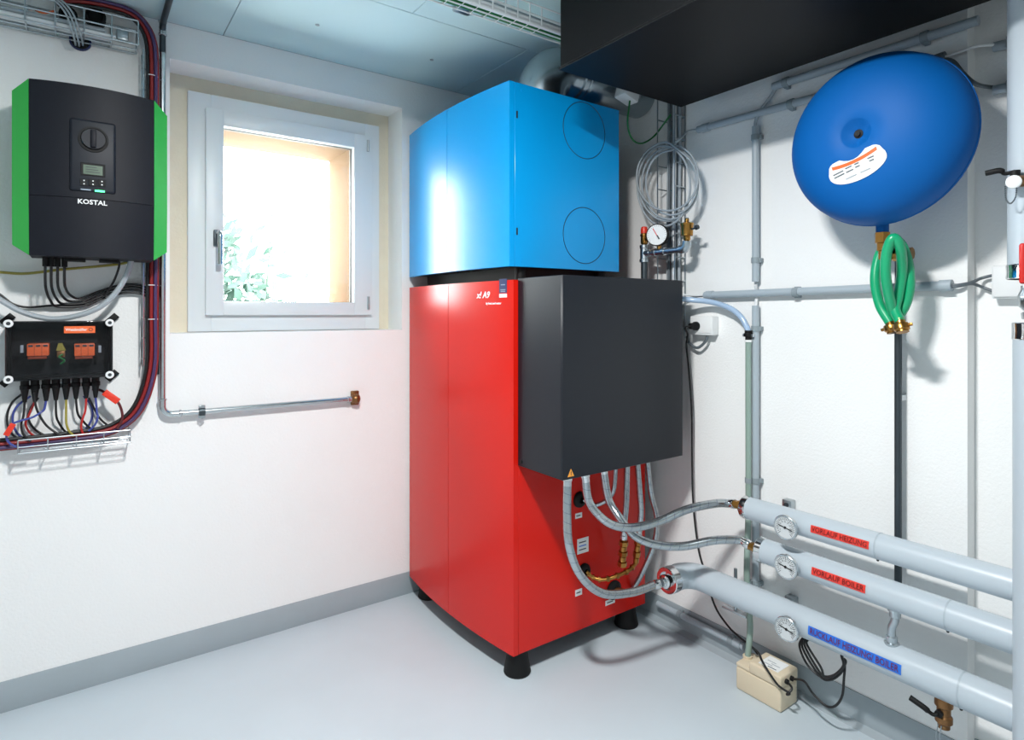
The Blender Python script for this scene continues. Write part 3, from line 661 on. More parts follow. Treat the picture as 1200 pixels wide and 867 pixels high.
# green hose with two brass couplings
gh = thing('garden_hose', tuple(ox(1047, 390, 1.84)), 'bright green filling hose looped below the blue vessel', 'hose')
A = [(1043, 378, 1.835), (1031, 357, 1.84), (1025.5, 328, 1.845), (1030, 300, 1.857), (1042, 283, 1.864), (1055, 285, 1.864), (1064, 308, 1.862), (1066, 335, 1.862), (1061, 357, 1.86), (1050, 372, 1.845), (1043, 352, 1.815), (1038, 324, 1.79), (1039, 297, 1.783), (1046.5, 279, 1.785), (1055, 290, 1.80), (1057, 318, 1.84), (1053, 345, 1.842), (1049, 362, 1.83), (1055, 377, 1.815)]
gp = spline([ox(*p) for p in A], 8)
MB().tube(gp, .0132, 14).build('hose_tube', 'greenhose', gh)
for e, d, s_ in ((gp[0], gp[0]-gp[2], 1), (gp[-1], gp[-1]-gp[-3], 1)):
    d = (V(d).normalized()+V((0, 0, -.8))).normalized()
    MB().lathe(e-d*.008, d, [(0, .012), (.012, .0125), (.014, .018), (.019, .020), (.030, .020), (.033, .016), (.038, .016)], 10).build('coupling', 'brass', gh)
    _, u_, w_ = frame_of(d)
    for s2 in (-1, 1): MB().obox(e+d*.014+u_*.02*s2, u_, w_, d, (.008, .004, .004), .001).build('coupling_lug', 'brass', gh)
# ------------------------------------------------------------------ conduits on the right wall
def conduit(p, r, label, clips=(), ends=(), m='conduit', k=0, off=None):
    s_ = spline(p, 8) if k else [V(q) for q in p]
    t = thing('conduit', tuple(s_[0]), label, 'conduit')
    MB().tube(s_, r, 16).build('tube', m, t)
    for c in clips:
        a, d = V(c[0]), V(c[1]).normalized(); nrm = V((1, 0, 0)); sd = d.cross(nrm).normalized()
        cl = MB().tube([a-d*.010, a+d*.010], r+.0028, 14).build('clip', 'clip', t)
        MB().obox(a+nrm*(XR-a.x)/2, d, sd, nrm, (.008, r+.006, max(.004, (XR-a.x)/2-.0005)), .002).build('clip_base', 'clip', cl)
    for e in ends:
        a, d = V(e[0]), V(e[1]).normalized(); MB().tube([a-d*.022, a+d*.008], r+.003, 16).build('sleeve', m, t)
    return t
CX = XR-.022
a, c = ox(826, 346, CX), ox(1112, 334.5, CX)
conduit([a, c], .0135, 'long level grey conduit passing behind the green hose', [(ox(933, 342.5, CX), c-a)], [(c, c-a), (a+(c-a)*.02, a-c)])
for k_ in (0, 1): cable('cable', [ox(798, 345+6*k_, CX-.01), ox(808, 346+3*k_, CX), ox(818, 346.5+k_, CX), ox(832, 346, CX)], .0035, 'c_white' if k_ == 0 else 'c_dkgrey', ('white' if k_ == 0 else 'dark')+' cable end entering the long level conduit beside the dark box')
def vcond(px, py0, py1, r, label, clips, x=CX):
    a, c = ox(px, py0, x), ox(px, py1, x); c.y = a.y
    return conduit([a, c], r, label, [((x, a.y, ox(px, q, x).z), (0, 0, 1)) for q in clips])
vcond(885.5, 148, 330, .0125, 'short vertical grey conduit above the level conduit', (161, 305))
vcond(885.5, 358, 696, .0125, 'vertical grey conduit running down to the pump beside the green drain hose', (385, 563, 683))
cable('cable', [ox(885.5, 334, CX), ox(886.5, 342, CX+.012), ox(886.5, 350, CX+.012), ox(885.5, 362, CX)], .006, 'c_white', 'white cable bridging the gap behind the level conduit', 'cable')
cable('cable', [ox(885.5, 152, CX), ox(886, 141, CX), ox(893, 127, CX), ox(904, 112, CX+.004), ox(910, 102, CX+.003)], .006, 'c_grey', 'grey cable rising from the short vertical conduit to the sloping one')
a, c = ox(818, 152, CX), ox(945, 117, CX); d = (c-a).normalized(); c2 = a+d*((.742-a.y)/d.y)
conduit([a, c2], .0135, 'lower of two conduits running behind the blue vessel', [(ox(927, 122, CX), d)], [(a+d*.03, -d)])
a, c = ox(906, 101.5, CX), ox(1147, 23.5, CX)
conduit([a, c], .0135, 'upper of two conduits running close under the black air box', [(ox(921, 96.5, CX), c-a), (ox(1084, 43.5, CX), c-a)])
t = conduit([ox(1090, 72, CX), ox(1108, 66, CX)], .0145, 'short dark conduit end showing behind the top of the vessel', (), (), 'c_dkgrey')
WX = XR+.055-.02
cable('cable', [ox(1104, 68, CX), ox(1120, 62, CX), ox(1145, 54, CX), ox(1168, 52.5, WX), ox(1180, 52, WX)], .0045, 'c_white', 'thin pale cable arching from the dark conduit end to the thick pipe')
cable('cable', [ox(1104, 69, CX), ox(1117, 72, CX), ox(1129, 86, CX), ox(1143, 98, CX), ox(1160, 102, WX), ox(1180, 102, WX)], .0055, 'c_dkgrey', 'dark cable sagging from the dark conduit end to the thick pipe')
for py, lab in ((52, 'pale'), (103, 'dark')):
    q = ox(1176, py, WX); t = thing('cable_gland', tuple(q), 'grey gland where the %s cable enters behind the thick pipe' % lab, 'gland')
    MB().cyl(q+V((0, .022, 0)), q+V((0, -.05, -.004)), .013, n=16).build('sleeve', 'conduit', t); MB().box(q+V((-.014, -.03, -.016)), (XR+.055, q.y-.008, q.z+.016), .003).build('clip', 'clip', t)
a, c = ox(1106, 334.5, CX), ox(1138, 331, XR-.006)
cable('cable', [a, ox(1122, 334, CX), ox(1138, 331, XR), ox(1150, 326, WX), ox(1166, 322, WX)], .0042, 'c_dkgrey', 'dark cable branching up into the white wall box')
cable('cable', [a+V((0, 0, -.004)), ox(1122, 335.5, CX), ox(1138, 332.5, XR), ox(1150, 336, WX), ox(1166, 342, WX)], .0042, 'c_dkgrey', 'dark cable branching down into the white wall box')
q0, q1 = ox(1162, 350, XR+.02), ox(1206, 309, XR+.02)
t = thing('wall_box', (XR+.055, q0.y, q0.z), 'white wall box behind the steel band of the thick pipe', 'wall box')
MB().box((XR+.018, q0.y, q0.z), (XR+.055, q1.y, q1.z), .004).build('case', 'white', t); MB().box((XR+.013, q0.y-.004, q0.z+.004), (XR+.0182, q1.y+.004, q1.z-.004), .003).build('cover', 'white', t)
# conduit along the skirting
BX = XR-.02; a, c = ox(770, 690, BX), ox(872, 752, BX); a.z = c.z = .085
conduit([V((BX, 1.72, .075)), V((BX, c.y, .075))], .0125, 'grey conduit lying along the skirting under the lowest pipe', [((BX, ox(857, 742, BX).y, .075), (0, 1, 0)), ((BX, ox(797, 705, BX).y, .075), (0, 1, 0))], [((BX, c.y+.02, .075), (0, -1, 0))])

# ------------------------------------------------------------------ vertical wire tray, coil and cables
LX = XR-.04
def lady(px): return ox(px, 250, LX).y
lt_ = thing('cable_tray', (XR-.03, 1.64, 1.2), 'upright wire cable tray on the wall behind the grey cable coil', 'cable tray')
yl, yr = 1.678, 1.590; z0, z1 = 1.20, ZC-.02
for yy, xx in ((yl, LX-.03), (yr, LX-.03), (yl, XR-.006), (yr, XR-.006), ((yl+yr)/2, XR-.006)): rod((xx, yy, z0), (xx, yy, z1), .0028, 'long_wire', 'zinc', lt_)
z = z0+.04
while z < z1:
    MB().tube([V((LX-.03, yl, z)), V((XR-.006, yl, z)), V((XR-.006, yr, z)), V((LX-.03, yr, z))], .0026, 6).build('cross_wire', 'zinc', lt_); z += .095
for i, (yy, m_, r_) in enumerate(((1.6655, 'c_grey', .006), (1.6525, 'c_dkgrey', .006), (1.6395, 'c_grey', .006), (1.6265, 'c_white', .007), (1.6135, 'c_dkgrey', .006), (1.601, 'c_grey', .006))):
    xx = XR-.018-.008*(i % 2)
    cable('cable', [(xx, yy, 1.18), (xx, yy+.003, 1.6), (xx, yy-.002, 2.0), (xx, yy, ZC-.03)], r_, m_, {'c_grey': 'light grey cable rising in the upright wall tray', 'c_dkgrey': 'dark grey cable rising in the upright wall tray', 'c_white': 'thick white cable rising in the upright wall tray'}[m_], 'cable', None if m_ == 'c_white' else 'cables in the upright wall tray')
t = thing('cable_coil', tuple(ox(782, 260, 1.92)), 'loosely coiled grey cable hung on the upright wall tray', 'cable')
cc = []
for k in range(5):
    dx, dy, rx, ry = ((0, 0, 34, 46), (3, 2, 33, 42), (-4, 5, 31, 47), (5, 1, 30, 38), (0, -6, 36, 40))[k]
    for i in range(14):
        a = 2*PI*i/14+PI/2; cc.append(ox(782+dx+rx*math.cos(a), 213+dy-ry*math.sin(a), 1.908-.006*k+.003*math.sin(a*2)))
MB().tube(spline(cc, 5), .0042, 8).build('loops', 'c_grey', t)
MB().tube(spline([ox(786, 172, 1.905), ox(797, 163, 1.915), ox(806, 154, 1.965), ox(822, 151, CX)], 6), .0042, 8).build('lead', 'c_grey', t)

# ------------------------------------------------------------------ safety group above the dark box
GX = 1.88
sg = thing('safety_group', (GX, 1.6, 1.43), 'pipe group with red-capped relief valve and brass air vent', 'valve')
p0 = ox(755, 297, GX); p1 = ox(805, 291.5, GX); zz = 1.545
MB().cyl((GX, p0.y, 1.30), (GX, p0.y, zz-.03), .0135, n=18).build('riser', 'darksteel', sg)
MB().lathe((GX, p0.y, zz-.036), (0, 0, 1), [(0, .0195), (.012, .0195), (.014, .0165), (.056, .0165), (.058, .0185), (.07, .0185)], 18).build('tee', 'zinc', sg)
MB().cyl((GX, p0.y, zz), (GX, p0.y-.03, zz), .015, n=16).build('tee_branch', 'zinc', sg)
MB().cyl((GX, p0.y-.028, zz), (GX, p1.y+.03, zz), .012, n=14).build('crossbar', 'zinc', sg)
MB().lathe((GX, p0.y-.05, zz), (0, -1, 0), [(0, .0155), (.012, .0165), (.014, .014), (.044, .014), (.046, .0165), (.058, .0155)], 16).build('gauge_tee', 'zinc', sg)
gy = p0.y-.078
MB().tube(arcpts((GX, p1.y+.016, zz+.016), .016, -PI/2, -PI, (0, 0, 1), (0, 1, 0), 1)[:0]+[V((GX, p1.y+.03, zz)), V((GX, p1.y+.012, zz+.002)), V((GX, p1.y+.003, zz+.012)), V((GX, p1.y, zz+.03))], .0175, 16).build('elbow', 'zinc', sg)
MB().lathe((GX, p0.y, zz+.036), (0, 0, 1), [(0, .010), (.006, .0145), (.034, .0145), (.036, .017), (.042, .017), (.044, .0125), (.048, .0125)], 16).build('relief_valve_body', 'brass', sg)
MB().cyl((GX, p0.y-.01, zz+.058), (GX, p0.y-.021, zz+.058), .009, n=14).build('relief_outlet', 'brass', sg)
MB().lathe((GX, p0.y, zz+.082), (0, 0, 1), [(0, .0145), (.016, .0145), (.026, .012), (.028, .009)], 14).build('red_cap', 'tag_red', sg)
MB().lathe((GX, p1.y, zz+.03), (0, 0, 1), [(0, .009), (.006, .013), (.018, .013), (.020, .0225), (.058, .0235), (.061, .0255), (.068, .0255), (.071, .015), (.074, .008), (.084, .008), (.085, .005)], 20).build('air_vent', 'brass', sg)
MB().cyl((GX, p1.y, zz+.098), (GX, p1.y, zz+.118), .0065, n=10).build('vent_cap', 'rubber', sg)
MB().lathe((GX, p1.y-.018, zz+.072), (0, -1, .2), [(0, .004), (.02, .004), (.022, .009), (.034, .009)], 10).build('vent_screw', 'darksteel', sg)
pg = thing('pressure_gauge', (GX, gy, zz+.01), 'round white pressure gauge with a black rim on the pipe group', 'gauge')
gc = V((GX-.010, gy, zz+.067)); gd = V((-.92, -.38, 0)).normalized(); gr = .044; gu = V((0, 0, 1)).cross(gd).normalized()
MB().cyl((GX, gy, zz+.008), (GX, gy, zz+.03), .009, n=12).build('stem', 'brass', pg)
MB().lathe(gc-gd*.022, gd, [(0, gr*.92), (.004, gr), (.030, gr), (.032, gr*.97), (.032, gr*.93), (.029, gr*.92)], 36).build('case', 'rubber', pg)
MB().cyl(gc+gd*.004, gc+gd*.008, gr*.93, n=36).build('dial', 'paper', pg)
MB().obox(gc+gd*.0088+gu*-.004+V((0, 0, .006)), gd, (gu*.5+V((0, 0, -.86))).normalized(), gd.cross((gu*.5+V((0, 0, -.86))).normalized()), (.0006, gr*.52, .0016)).build('needle', 'tag_red', pg)
MB().obox(gc+gd*.0089+gu*.006+V((0, 0, -.010)), gd, (gu*.5+V((0, 0, -.86))).normalized(), gd.cross((gu*.5+V((0, 0, -.86))).normalized()), (.0006, gr*.2, .0026)).build('needle_tail', 'ink', pg)
mb = MB()
for k in range(21):
    a = math.radians(-130+260*k/20); d = gu*math.sin(a)+V((0, 0, math.cos(a))); mb.obox(gc+gd*.0082+d*gr*.80, gd, d, gd.cross(d), (.0003, gr*.06, .0007))
mb.build('tick_marks', 'c_grey', pg)

# ------------------------------------------------------------------ wall socket, plug and cord
s0, s1 = ox(810.5, 392, XR-.03), ox(837, 370.5, XR-.03)
t = thing('wall_socket', (XR, (s0.y+s1.y)/2, s0.z), 'white surface socket box beside the dark grey box', 'socket')
MB().box((XR-.042, s0.y, s0.z), (XR, s1.y, s1.z), .004).build('case', 'white', t)
MB().box((XR-.045, s0.y-.006, s0.z+.008), (XR-.0418, s1.y+.006, s1.z-.006), .002).build('face_plate', 'white', t)
q = ox(815, 382, XR-.052)
pl = thing('power_plug', tuple(q), 'black plug in the white wall socket', 'plug')
MB().lathe(q+V((.008, 0, 0)), (-1, .1, 0), [(0, .017), (.012, .017), (.018, .013), (.036, .012), (.038, .008)], 16).build('plug_body', 'rubber', pl)
qb = q+V((-.03, .003, 0))
cp = [qb, qb+V((-.016, .008, -.006)), ox(806, 392, 1.935), ox(804.5, 405, 1.945), ox(807, 430, 1.955), ox(810.5, 480, 1.965), ox(811, 540, 1.97), ox(812.5, 592, 1.972), ox(818, 640, 1.975), ox(824, 664, 1.978), ox(837, 708, 1.982), ox(852, 732, 1.972), ox(866, 746, 1.955), ox(880, 757, 1.94), ox(888, 766, 1.93)]
cable('mains_cable', cp, .0038, 'c_black', 'black power cord hanging from the wall socket down to the floor', 'cable')
cable('cable', [ox(805, 394, 1.972), ox(808, 402, 1.97), ox(817, 407.5, 1.968), ox(826, 401, 1.97), ox(829, 394, XR-.028)], .0058, 'c_dkgrey', 'thick dark bent tube hooking up to the bottom of the wall socket')  # dark grey bent tube hooking up under the socket

# ------------------------------------------------------------------ condensate hoses and pump
t = thing('drain_hose', tuple(ox(877, 395, 1.95)), 'clear bluish hose bending from the dark box down to the green hose', 'hose')
hx = 1.955
ch = spline([ox(797, 350, 1.90), ox(812, 351.5, 1.93), ox(834, 354, hx), ox(855, 361, hx), ox(868, 371, hx), ox(875, 383, hx), ox(877, 390, hx)], 7)
MB().tube(ch, .0105, 14).build('tube', 'clearhose', t)
qc = ox(877, 389, hx)
MB().lathe(qc+V((0, 0, .006)), (0, 0, -1), [(0, .013), (.010, .013), (.011, .016), (.022, .016), (.024, .011), (.034, .011)], 14).build('hose_clamp', 'rubber', t)
MB().cyl(qc+V((0, .02, -.012)), qc+V((0, -.02, -.012)), .006, n=10).build('clamp_screw', 'zinc', t)
MB().cyl(qc+V((0, 0, -.028)), qc+V((0, 0, -.036)), .013, n=16).build('white_ring', 'white', t)
gl = ox(877, 396, hx); pbz = oz(876, 775, .11)
t = thing('drain_hose', (hx, gl.y, .1), 'grey-green drain hose dropping beside the vertical conduit into the pump', 'hose')
bot = ox(876, 772, 1.905)
MB().tube(spline([V((hx, gl.y, gl.z)), V((hx, gl.y, 1.0)), V((hx, gl.y, .6)), V((1.945, gl.y, .36)), V((1.92, bot.y, .2)), V((1.905, bot.y, .085))], 8), .0105, 14).build('tube', 'drainhose', t)
for py in (563, 683):
    q = ox(878, py, hx); MB().tube([V((hx, gl.y, q.z-.009)), V((hx, gl.y, q.z+.009))], .0122, 14).build('clip', 'clip', t)
# pump box: corners from the floor line
A_, B_ = oz(867.5, 799, 0), oz(926, 830, 0); E_ = oz(940, 817, 0)
PBX0, PBX1, PBY0, PBY1, PBH = 1.848, 1.948, B_.y+.003, A_.y-.012, .118
cp_ = thing('condensate_pump', ((PBX0+PBX1)/2, (PBY0+PBY1)/2, 0), 'beige condensate pump box on the floor by the skirting', 'pump')
MB().box((PBX0, PBY0, .0005), (PBX1, PBY1, .078), .006, 3).build('reservoir', 'beige', cp_)
MB().box((PBX0-.002, PBY0-.002, .0785), (PBX1+.002, PBY1-.05, PBH), .007, 3).build('motor_cover', 'beige', cp_)
MB().box((PBX0, PBY1-.052, .0785), (PBX1, PBY1, .092), .004, 2).build('inlet_cover', 'beige', cp_)
lb = MB().box((PBX0+.016, PBY0+.02, PBH+.0001), (PBX1-.014, PBY1-.075, PBH+.001)).build('rating_label', 'paper', cp_)
for k in range(4):
    MB().box((PBX0+.022+k*.011, PBY0+.03+.02*(k % 2), PBH+.0009), (PBX0+.0255+k*.011, PBY1-.085-.02*((k+1) % 2), PBH+.0014)).build('print_line', 'c_grey' if k else 'ink', lb)
MB().cyl((1.905, bot.y, .091), (1.905, bot.y, .098), .016, n=16).build('inlet_ring', 'beige', cp_)
for xx in (PBX0+.026, PBX0+.056): MB().cyl((xx, PBY0, .098), (xx, PBY0-.010, .098), .008, n=12).build('cord_grommet', 'rubber', cp_)
ys = PBY0-.008
cable('mains_cable', [(PBX0+.026, ys, .098), (PBX0+.014, ys-.022, .092), (PBX0-.006, ys-.016, .078), ox(925, 812, PBX0-.012), ox(912, 803, PBX0-.012), ox(900, 786, PBX0-.012), ox(893, 774, PBX0-.004), ox(889, 765, PBX0+.03), ox(880, 757, 1.94)], .0036, 'c_black', 'black cord looping across the front of the pump box', 'cable')
# coil hung under the lowest pipe
kl = [(PBX0+.056, ys, .098), ox(942, 798, 1.87), ox(953, 813, 1.87), ox(968, 827, 1.87), ox(979, 827, 1.87), ox(987, 815, 1.87), ox(989, 795, 1.87), ox(990, 780, 1.87)]
for k in range(4):
    kl += [ox(988-k*.6, 772-k, 1.872-.004*k), ox(991-k, 776+k*1.5, 1.87-.004*k), ox(983-2*k, 791+1.5*k-4*(k//2), 1.868-.004*k), ox(966, 795+1.2*k-5*(k//2), 1.866-.004*k), ox(947+5*k, 780+2*(k//2), 1.866-.004*k), ox(937.5+3*k, 760-k, 1.868-.004*k), ox(939+2.4*k, 750, 1.875-.004*k), ox(950+k, 744, 1.89), ox(972, 754, 1.90), ox(985, 764, 1.89)]
cable('mains_cable', kl, .0036, 'c_black', 'coiled black cord tied under the lowest grey pipe', 'cable', k=6)
# ------------------------------------------------------------------ window wall: inverter
IY = 2.345      # front plane
iv = thing('inverter', (.033, YB, 1.478), 'dark grey solar inverter with bright green sides left of the window', 'inverter')
ix0, ix1, iz0, iz1 = -.131, .197, 1.478, 2.013
zc_ = 1.66
def ifront(s, z):      # bowed front; below the crease it falls back
    yy = IY-.030*4*s*(1-s)
    if z < zc_: yy += (zc_-z)*.10*(1-.3*4*s*(1-s))
    return yy
def shell(mb, za, zb, n=16, m=6):
    vs = []; fs = []
    for j in range(m+1):
        z = za+(zb-za)*j/m
        for i in range(n+1):
            s_ = i/n; vs.append((ix0+(ix1-ix0)*s_, ifront(s_, z), z))
    for j in range(m):
        for i in range(n): a = j*(n+1)+i; fs.append([a, a+1, a+n+2, a+n+1])
    o_ = len(vs)
    for z in (za, zb):
        for i in range(n+1): vs.append((ix0+(ix1-ix0)*i/n, YB-.080, z))
    for i in range(n):
        fs.append([i, i+1, o_+i+1, o_+i]); t_ = m*(n+1); fs.append([t_+i, t_+i+1, o_+n+1+i+1, o_+n+1+i]); fs.append([o_+i, o_+i+1, o_+n+1+i+1, o_+n+1+i])
    fs.append([j*(n+1) for j in range(m+1)]+[o_+n+1, o_]); fs.append([j*(n+1)+n for j in range(m+1)]+[o_+2*n+1, o_+n])
    return mb.add(vs, fs)
shell(MB(), zc_+.0008, iz1).build('front_cover', 'inverter', iv)
shell(MB(), iz0, zc_-.0008).build('lower_cover', 'inverter', iv)
MB().box((ix0+.01, YB-.085, iz0+.02), (ix1-.08, YB-.001, iz1-.02)).build('mounting_plate', 'dark', iv)
for s_, xx in ((-1, ix0), (1, ix1)):
    xo = xx+s_*.044
    prof_ = [(YB-.075, iz0+.05), (YB-.075, iz1-.05), (IY+.03, iz1-.002), (IY, iz1), (IY, zc_), (IY+.018, iz0), (IY+.05, iz0+.002)]
    vs = [(xx+s_*.0008, y_, z_) for y_, z_ in prof_]
    pr2 = [(YB-.075, iz0+.07), (YB-.075, iz1-.07), (IY+.10, iz1-.036), (IY+.055, iz1-.030), (IY+.055, zc_), (IY+.065, iz0+.034), (IY+.10, iz0+.034)]
    vs += [(xo, y_, z_) for y_, z_ in pr2]; n = 7
    MB().add(vs, [list(range(7)), list(range(7, 14))]+[[k, (k+1) % 7, 7+(k+1) % 7, 7+k] for k in range(7)]).build('green_side_panel', 'inv_green', iv)
def iy_at(px, py):
    for _ in range(1):
        q = oy(px, py, IY-.02)
        for _ in range(4): q = oy(px, py, ifront(min(1, max(0, (q.x-ix0)/(ix1-ix0))), q.z))
    return q
q = iy_at(109, 183)
pn = MB().obox(q+V((0, .004, -.001)), (1, 0, 0), (0, 1, 0), (0, 0, 1), (.060, .009, .113), .008, 3).build('control_panel', 'inv_panel', iv)
fy = q.y-.0052
def ipl(px, py): return oy(px, py, fy)
k = ipl(109.5, 163.5)
MB().lathe(k+V((0, .001, 0)), (0, -1, 0), [(0, .040), (.004, .040), (.0045, .034), (.002, .033), (.002, .001)], 32).build('knob_ring', 'dark', pn)
MB().cyl(k, k-V((0, .010, 0)), .031, n=28).build('rotary_switch', 'inv_panel', iv)
MB().box(k+V((-.0075, -.018, -.028)), k+V((.0075, -.008, .028)), .003).build('switch_grip', 'inverter', iv)
k = ipl(109, 199); dsp = MB().box(k+V((-.032, -.0012, -.020)), k+V((.032, .001, .020)), .0015, 1).build('display', 'dark', iv)
MB().box(k+V((-.025, -.0018, -.0155)), k+V((.025, -.0011, .0135)), 0).build('lcd', 'lcd', dsp)
for j in range(3): MB().box(k+V((-.019, -.0021, .006-.0075*j)), k+V((.010+.004*j, -.0018, .008-.0075*j))).build('lcd_line', 'ink', dsp)
for j, px in enumerate((98.5, 109, 119.5)):
    k = ipl(px, 214.2+.06*(px-109)); kb = MB().box(k+V((-.0105, -.0025, -.011)), k+V((.0105, 0, .011)), .001, 1).build('button', 'dark', iv)
    for s_ in (-1, 1): MB().obox(k+V((0, -.0027, s_*.0052)), (1, 0, 0), (0, 1, 0), (0, 0, 1), (.0018, .0003, .0018)).build('button_mark', 'white', kb)
k = ipl(100.5, 222.2); MB().box(k+V((-.013, -.0012, -.002)), k+V((.013, 0, .002))).build('led_bar', 'led_off', iv)
k = ipl(117, 224); MB().box(k+V((-.013, -.0012, -.003)), k+V((.013, 0, .003))).build('led_bar', 'led', iv)
k = iy_at(108.3, 237.5); text('KOSTAL', .0205, plane_fn(k+V((0, -.003, 0)), (1, 0, .0), (0, .1, 1)), 'white', iv, bold=.0005, spacing=1.02)
for px, ln in ((53, .03), (60, .03), (67.5, .03), (75.5, .03)):
    k = oy(px, 303, 2.40); MB().cyl(V((k.x, 2.41, iz0+.004)), V((k.x, 2.41, iz0-.030)), .008, n=12).build('cable_connector', 'rubber', iv)
for px in (88, 128): k = oy(px, 303, 2.42); MB().box((k.x-.028, 2.40, iz0-.010), (k.x+.028, 2.45, iz0+.003), .002).build('bottom_socket', 'rubber', iv)
# cables from the inverter
def P(px, py, y=2.53): return oy(px, py, y)
dcs = []
for k, px in enumerate((53, 60, 67.5, 75.5)):
    L = (3-k)*3.3
    dcs.append([(px, 309, 2.41), (px, 330, 2.425), (px+1.5, 338+.35*L, 2.46), (px+6, 345+.7*L, 2.51), (px+14, 349.5+.97*L, 2.54), (98, 348.5+L, 2.546), (116, 341.5+L, 2.546), (141, 334+L, 2.546), (161, 333.5+L, 2.546), (174, 338+L, 2.546), (182.5, 344+L, 2.546)])
for p in dcs: cable('cable', [P(*q) for q in p], .0040, 'c_black', 'black cable curving from the inverter connectors towards the steel pipe', group='black cables under the inverter')
cable('cable', [P(-30, 318, 2.545), P(0, 319, 2.545), P(30, 320.5, 2.545), P(70, 316, 2.54), P(110, 312.5, 2.54), P(142, 309, 2.54), P(158, 304, 2.54)], .0045, 'c_yellow', 'yellow-green earth cable running level under the inverter')
cable('cable', [P(139, 300, 2.46), P(139.5, 312, 2.47), P(134, 328, 2.49), P(127, 340, 2.515), P(122, 347, 2.529)], .0036, 'c_black', 'thin short black cable hanging from the right end of the inverter')
cable('cable', [P(155, 300, 2.44), P(150, 318, 2.45), P(138, 340, 2.46), P(118, 359, 2.47), P(90, 370, 2.48), P(60, 373.5, 2.49), P(30, 367, 2.49), P(8, 356, 2.49), P(-15, 340, 2.49), P(-40, 315, 2.49)], .009, 'c_grey', 'thick grey cable sagging in a wide arc above the junction box')
cable('cable', [P(-30, 325, 2.55), P(0, 345, 2.55), P(15, 356, 2.55), P(33, 360, 2.55), P(60, 358, 2.55), P(100, 356.5, 2.55)], .0036, 'c_black', 'thin black cable running behind the thick grey arc')

# ------------------------------------------------------------------ junction box with clear lid
jx0, jx1 = P(8.5, 400, 2.50).x, P(130.5, 400, 2.50).x; jz0, jz1 = P(70, 442, 2.50).z, P(70, 377, 2.50).z; JY = 2.455
jb = thing('junction_box', ((jx0+jx1)/2, YB, jz0), 'black junction box with a clear lid and orange arresters', 'junction box')
b = MB(); th = .006
b.box((jx0, YB-.012, jz0), (jx1, YB-.006, jz1)).box((jx0, JY+.028, jz0), (jx0+th, YB-.008, jz1)).box((jx1-th, JY+.028, jz0), (jx1, YB-.008, jz1)).box((jx0, JY+.028, jz0), (jx1, YB-.008, jz0+th)).box((jx0, JY+.028, jz1-th), (jx1, YB-.008, jz1))
b.build('case', 'boxcase', jb)
ld_ = MB().box((jx0-.002, JY, jz0-.002), (jx1+.002, JY+.004, jz1+.002), .002).build('clear_lid', 'lid', jb)
ring(MB(), jx0-.003, jx1+.003, jz0-.003, jz1+.003, (.007,)*4, JY+.0045, JY+.0275, .002).build('lid_rim', 'rubber', jb)
for xx, zz in ((jx0+.006, jz0+.004), (jx1-.006, jz0+.004), (jx0+.006, jz1-.004), (jx1-.006, jz1-.004)):
    sc_ = MB().lathe((xx, JY+.002, zz), (0, -1, 0), [(0, .0125), (.006, .0125), (.008, .0105), (.008, .006), (.004, .0055)], 20).build('lid_screw', 'white', jb)
    MB().cyl((xx, JY-.0025, zz), (xx, JY-.0032, zz), .0055, n=12).build('screw_slot', 'ink', sc_)
    MB().obox((xx+(.010 if xx > .1 or xx > (jx0+jx1)/2 else -.010), YB-.009, zz+(.012 if zz > (jz0+jz1)/2 else -.012)), (.707, 0, .707), (0, 1, 0), (-.707, 0, .707), (.020, .004, .011), .001).build('wall_lug', 'rubber', jb)
def jp(px, py, y): return oy(px, py, y)
tl = MB(); a = jp(75, 390.5, JY-.0005); c = jp(111.5, 382, JY-.0005)
lb = MB().box((a.x, JY-.0009, a.z), (c.x, JY-.0001, c.z)).build('orange_label', 'orange', jb)
text('Weidmüller', .0120, plane_fn(V(((a.x+c.x)/2-.009, JY-.001, (a.z+c.z)/2)), (1, 0, 0), (0, 0, 1)), 'white', lb, bold=.0002)
q = V((c.x-.012, JY-.0011, (a.z+c.z)/2)); MB().torus(q, (0, 1, 0), .005, .0009, 16, 5).build('logo_ring', 'ink', lb)
for xa, xb in ((32, 58), (87, 111)):
    sp_ = thing  # arresters
    a = jp(xa, 417, 2.50); c = jp(xb, 402, 2.50); g = MB().box((a.x, 2.475, a.z), (c.x, 2.54, c.z), .003).build('surge_arrester', 'orange', jb)
    MB().box((a.x+.002, 2.480, a.z-.010), (c.x-.006, 2.545, a.z), .002).build('arrester_foot', 'orange_dk', g)
    for k in range(3):
        xx = a.x+(c.x-a.x)*(k+.5)/3; MB().box((xx-.006, 2.4735, c.z-.010), (xx+.006, 2.478, c.z-.004)).build('arrester_slot', 'ink', g)
        if k: MB().box((a.x+(c.x-a.x)*k/3-.0006, 2.4738, a.z), (a.x+(c.x-a.x)*k/3+.0006, 2.478, c.z)).build('arrester_joint', 'orange_dk', g)
k = jp(71, 408, 2.48); MB().prism([k+V((-.012, 0, -.008)), k+V((.014, 0, -.008)), k+V((.004, 0, .016)), k+V((-.006, 0, .016))], (0, .03, 0)).build('earth_terminal', 'c_yellow', jb)
MB().tube(spline([k+V((.006, -.002, -.02)), k+V((-.004, -.004, -.028)), k+V((.010, 0, -.04)), k+V((0, .01, -.052))], 5), .003, 6).build('earth_lead', 'c_green', jb)
MB().box(k+V((-.010, .002, -.03)), k+V((.012, .03, -.010)), .002).build('terminal_block', 'bronze', jb)
for px in (25.5, 117): k = jp(px, 409, 2.48); MB().box(k+V((-.004, 0, -.012)), k+V((.004, .02, .012)), .001).build('end_clamp', 'c_grey', jb)
gx = (29, 41, 54, 65.5, 77.5, 89, 101, 112); glands = []
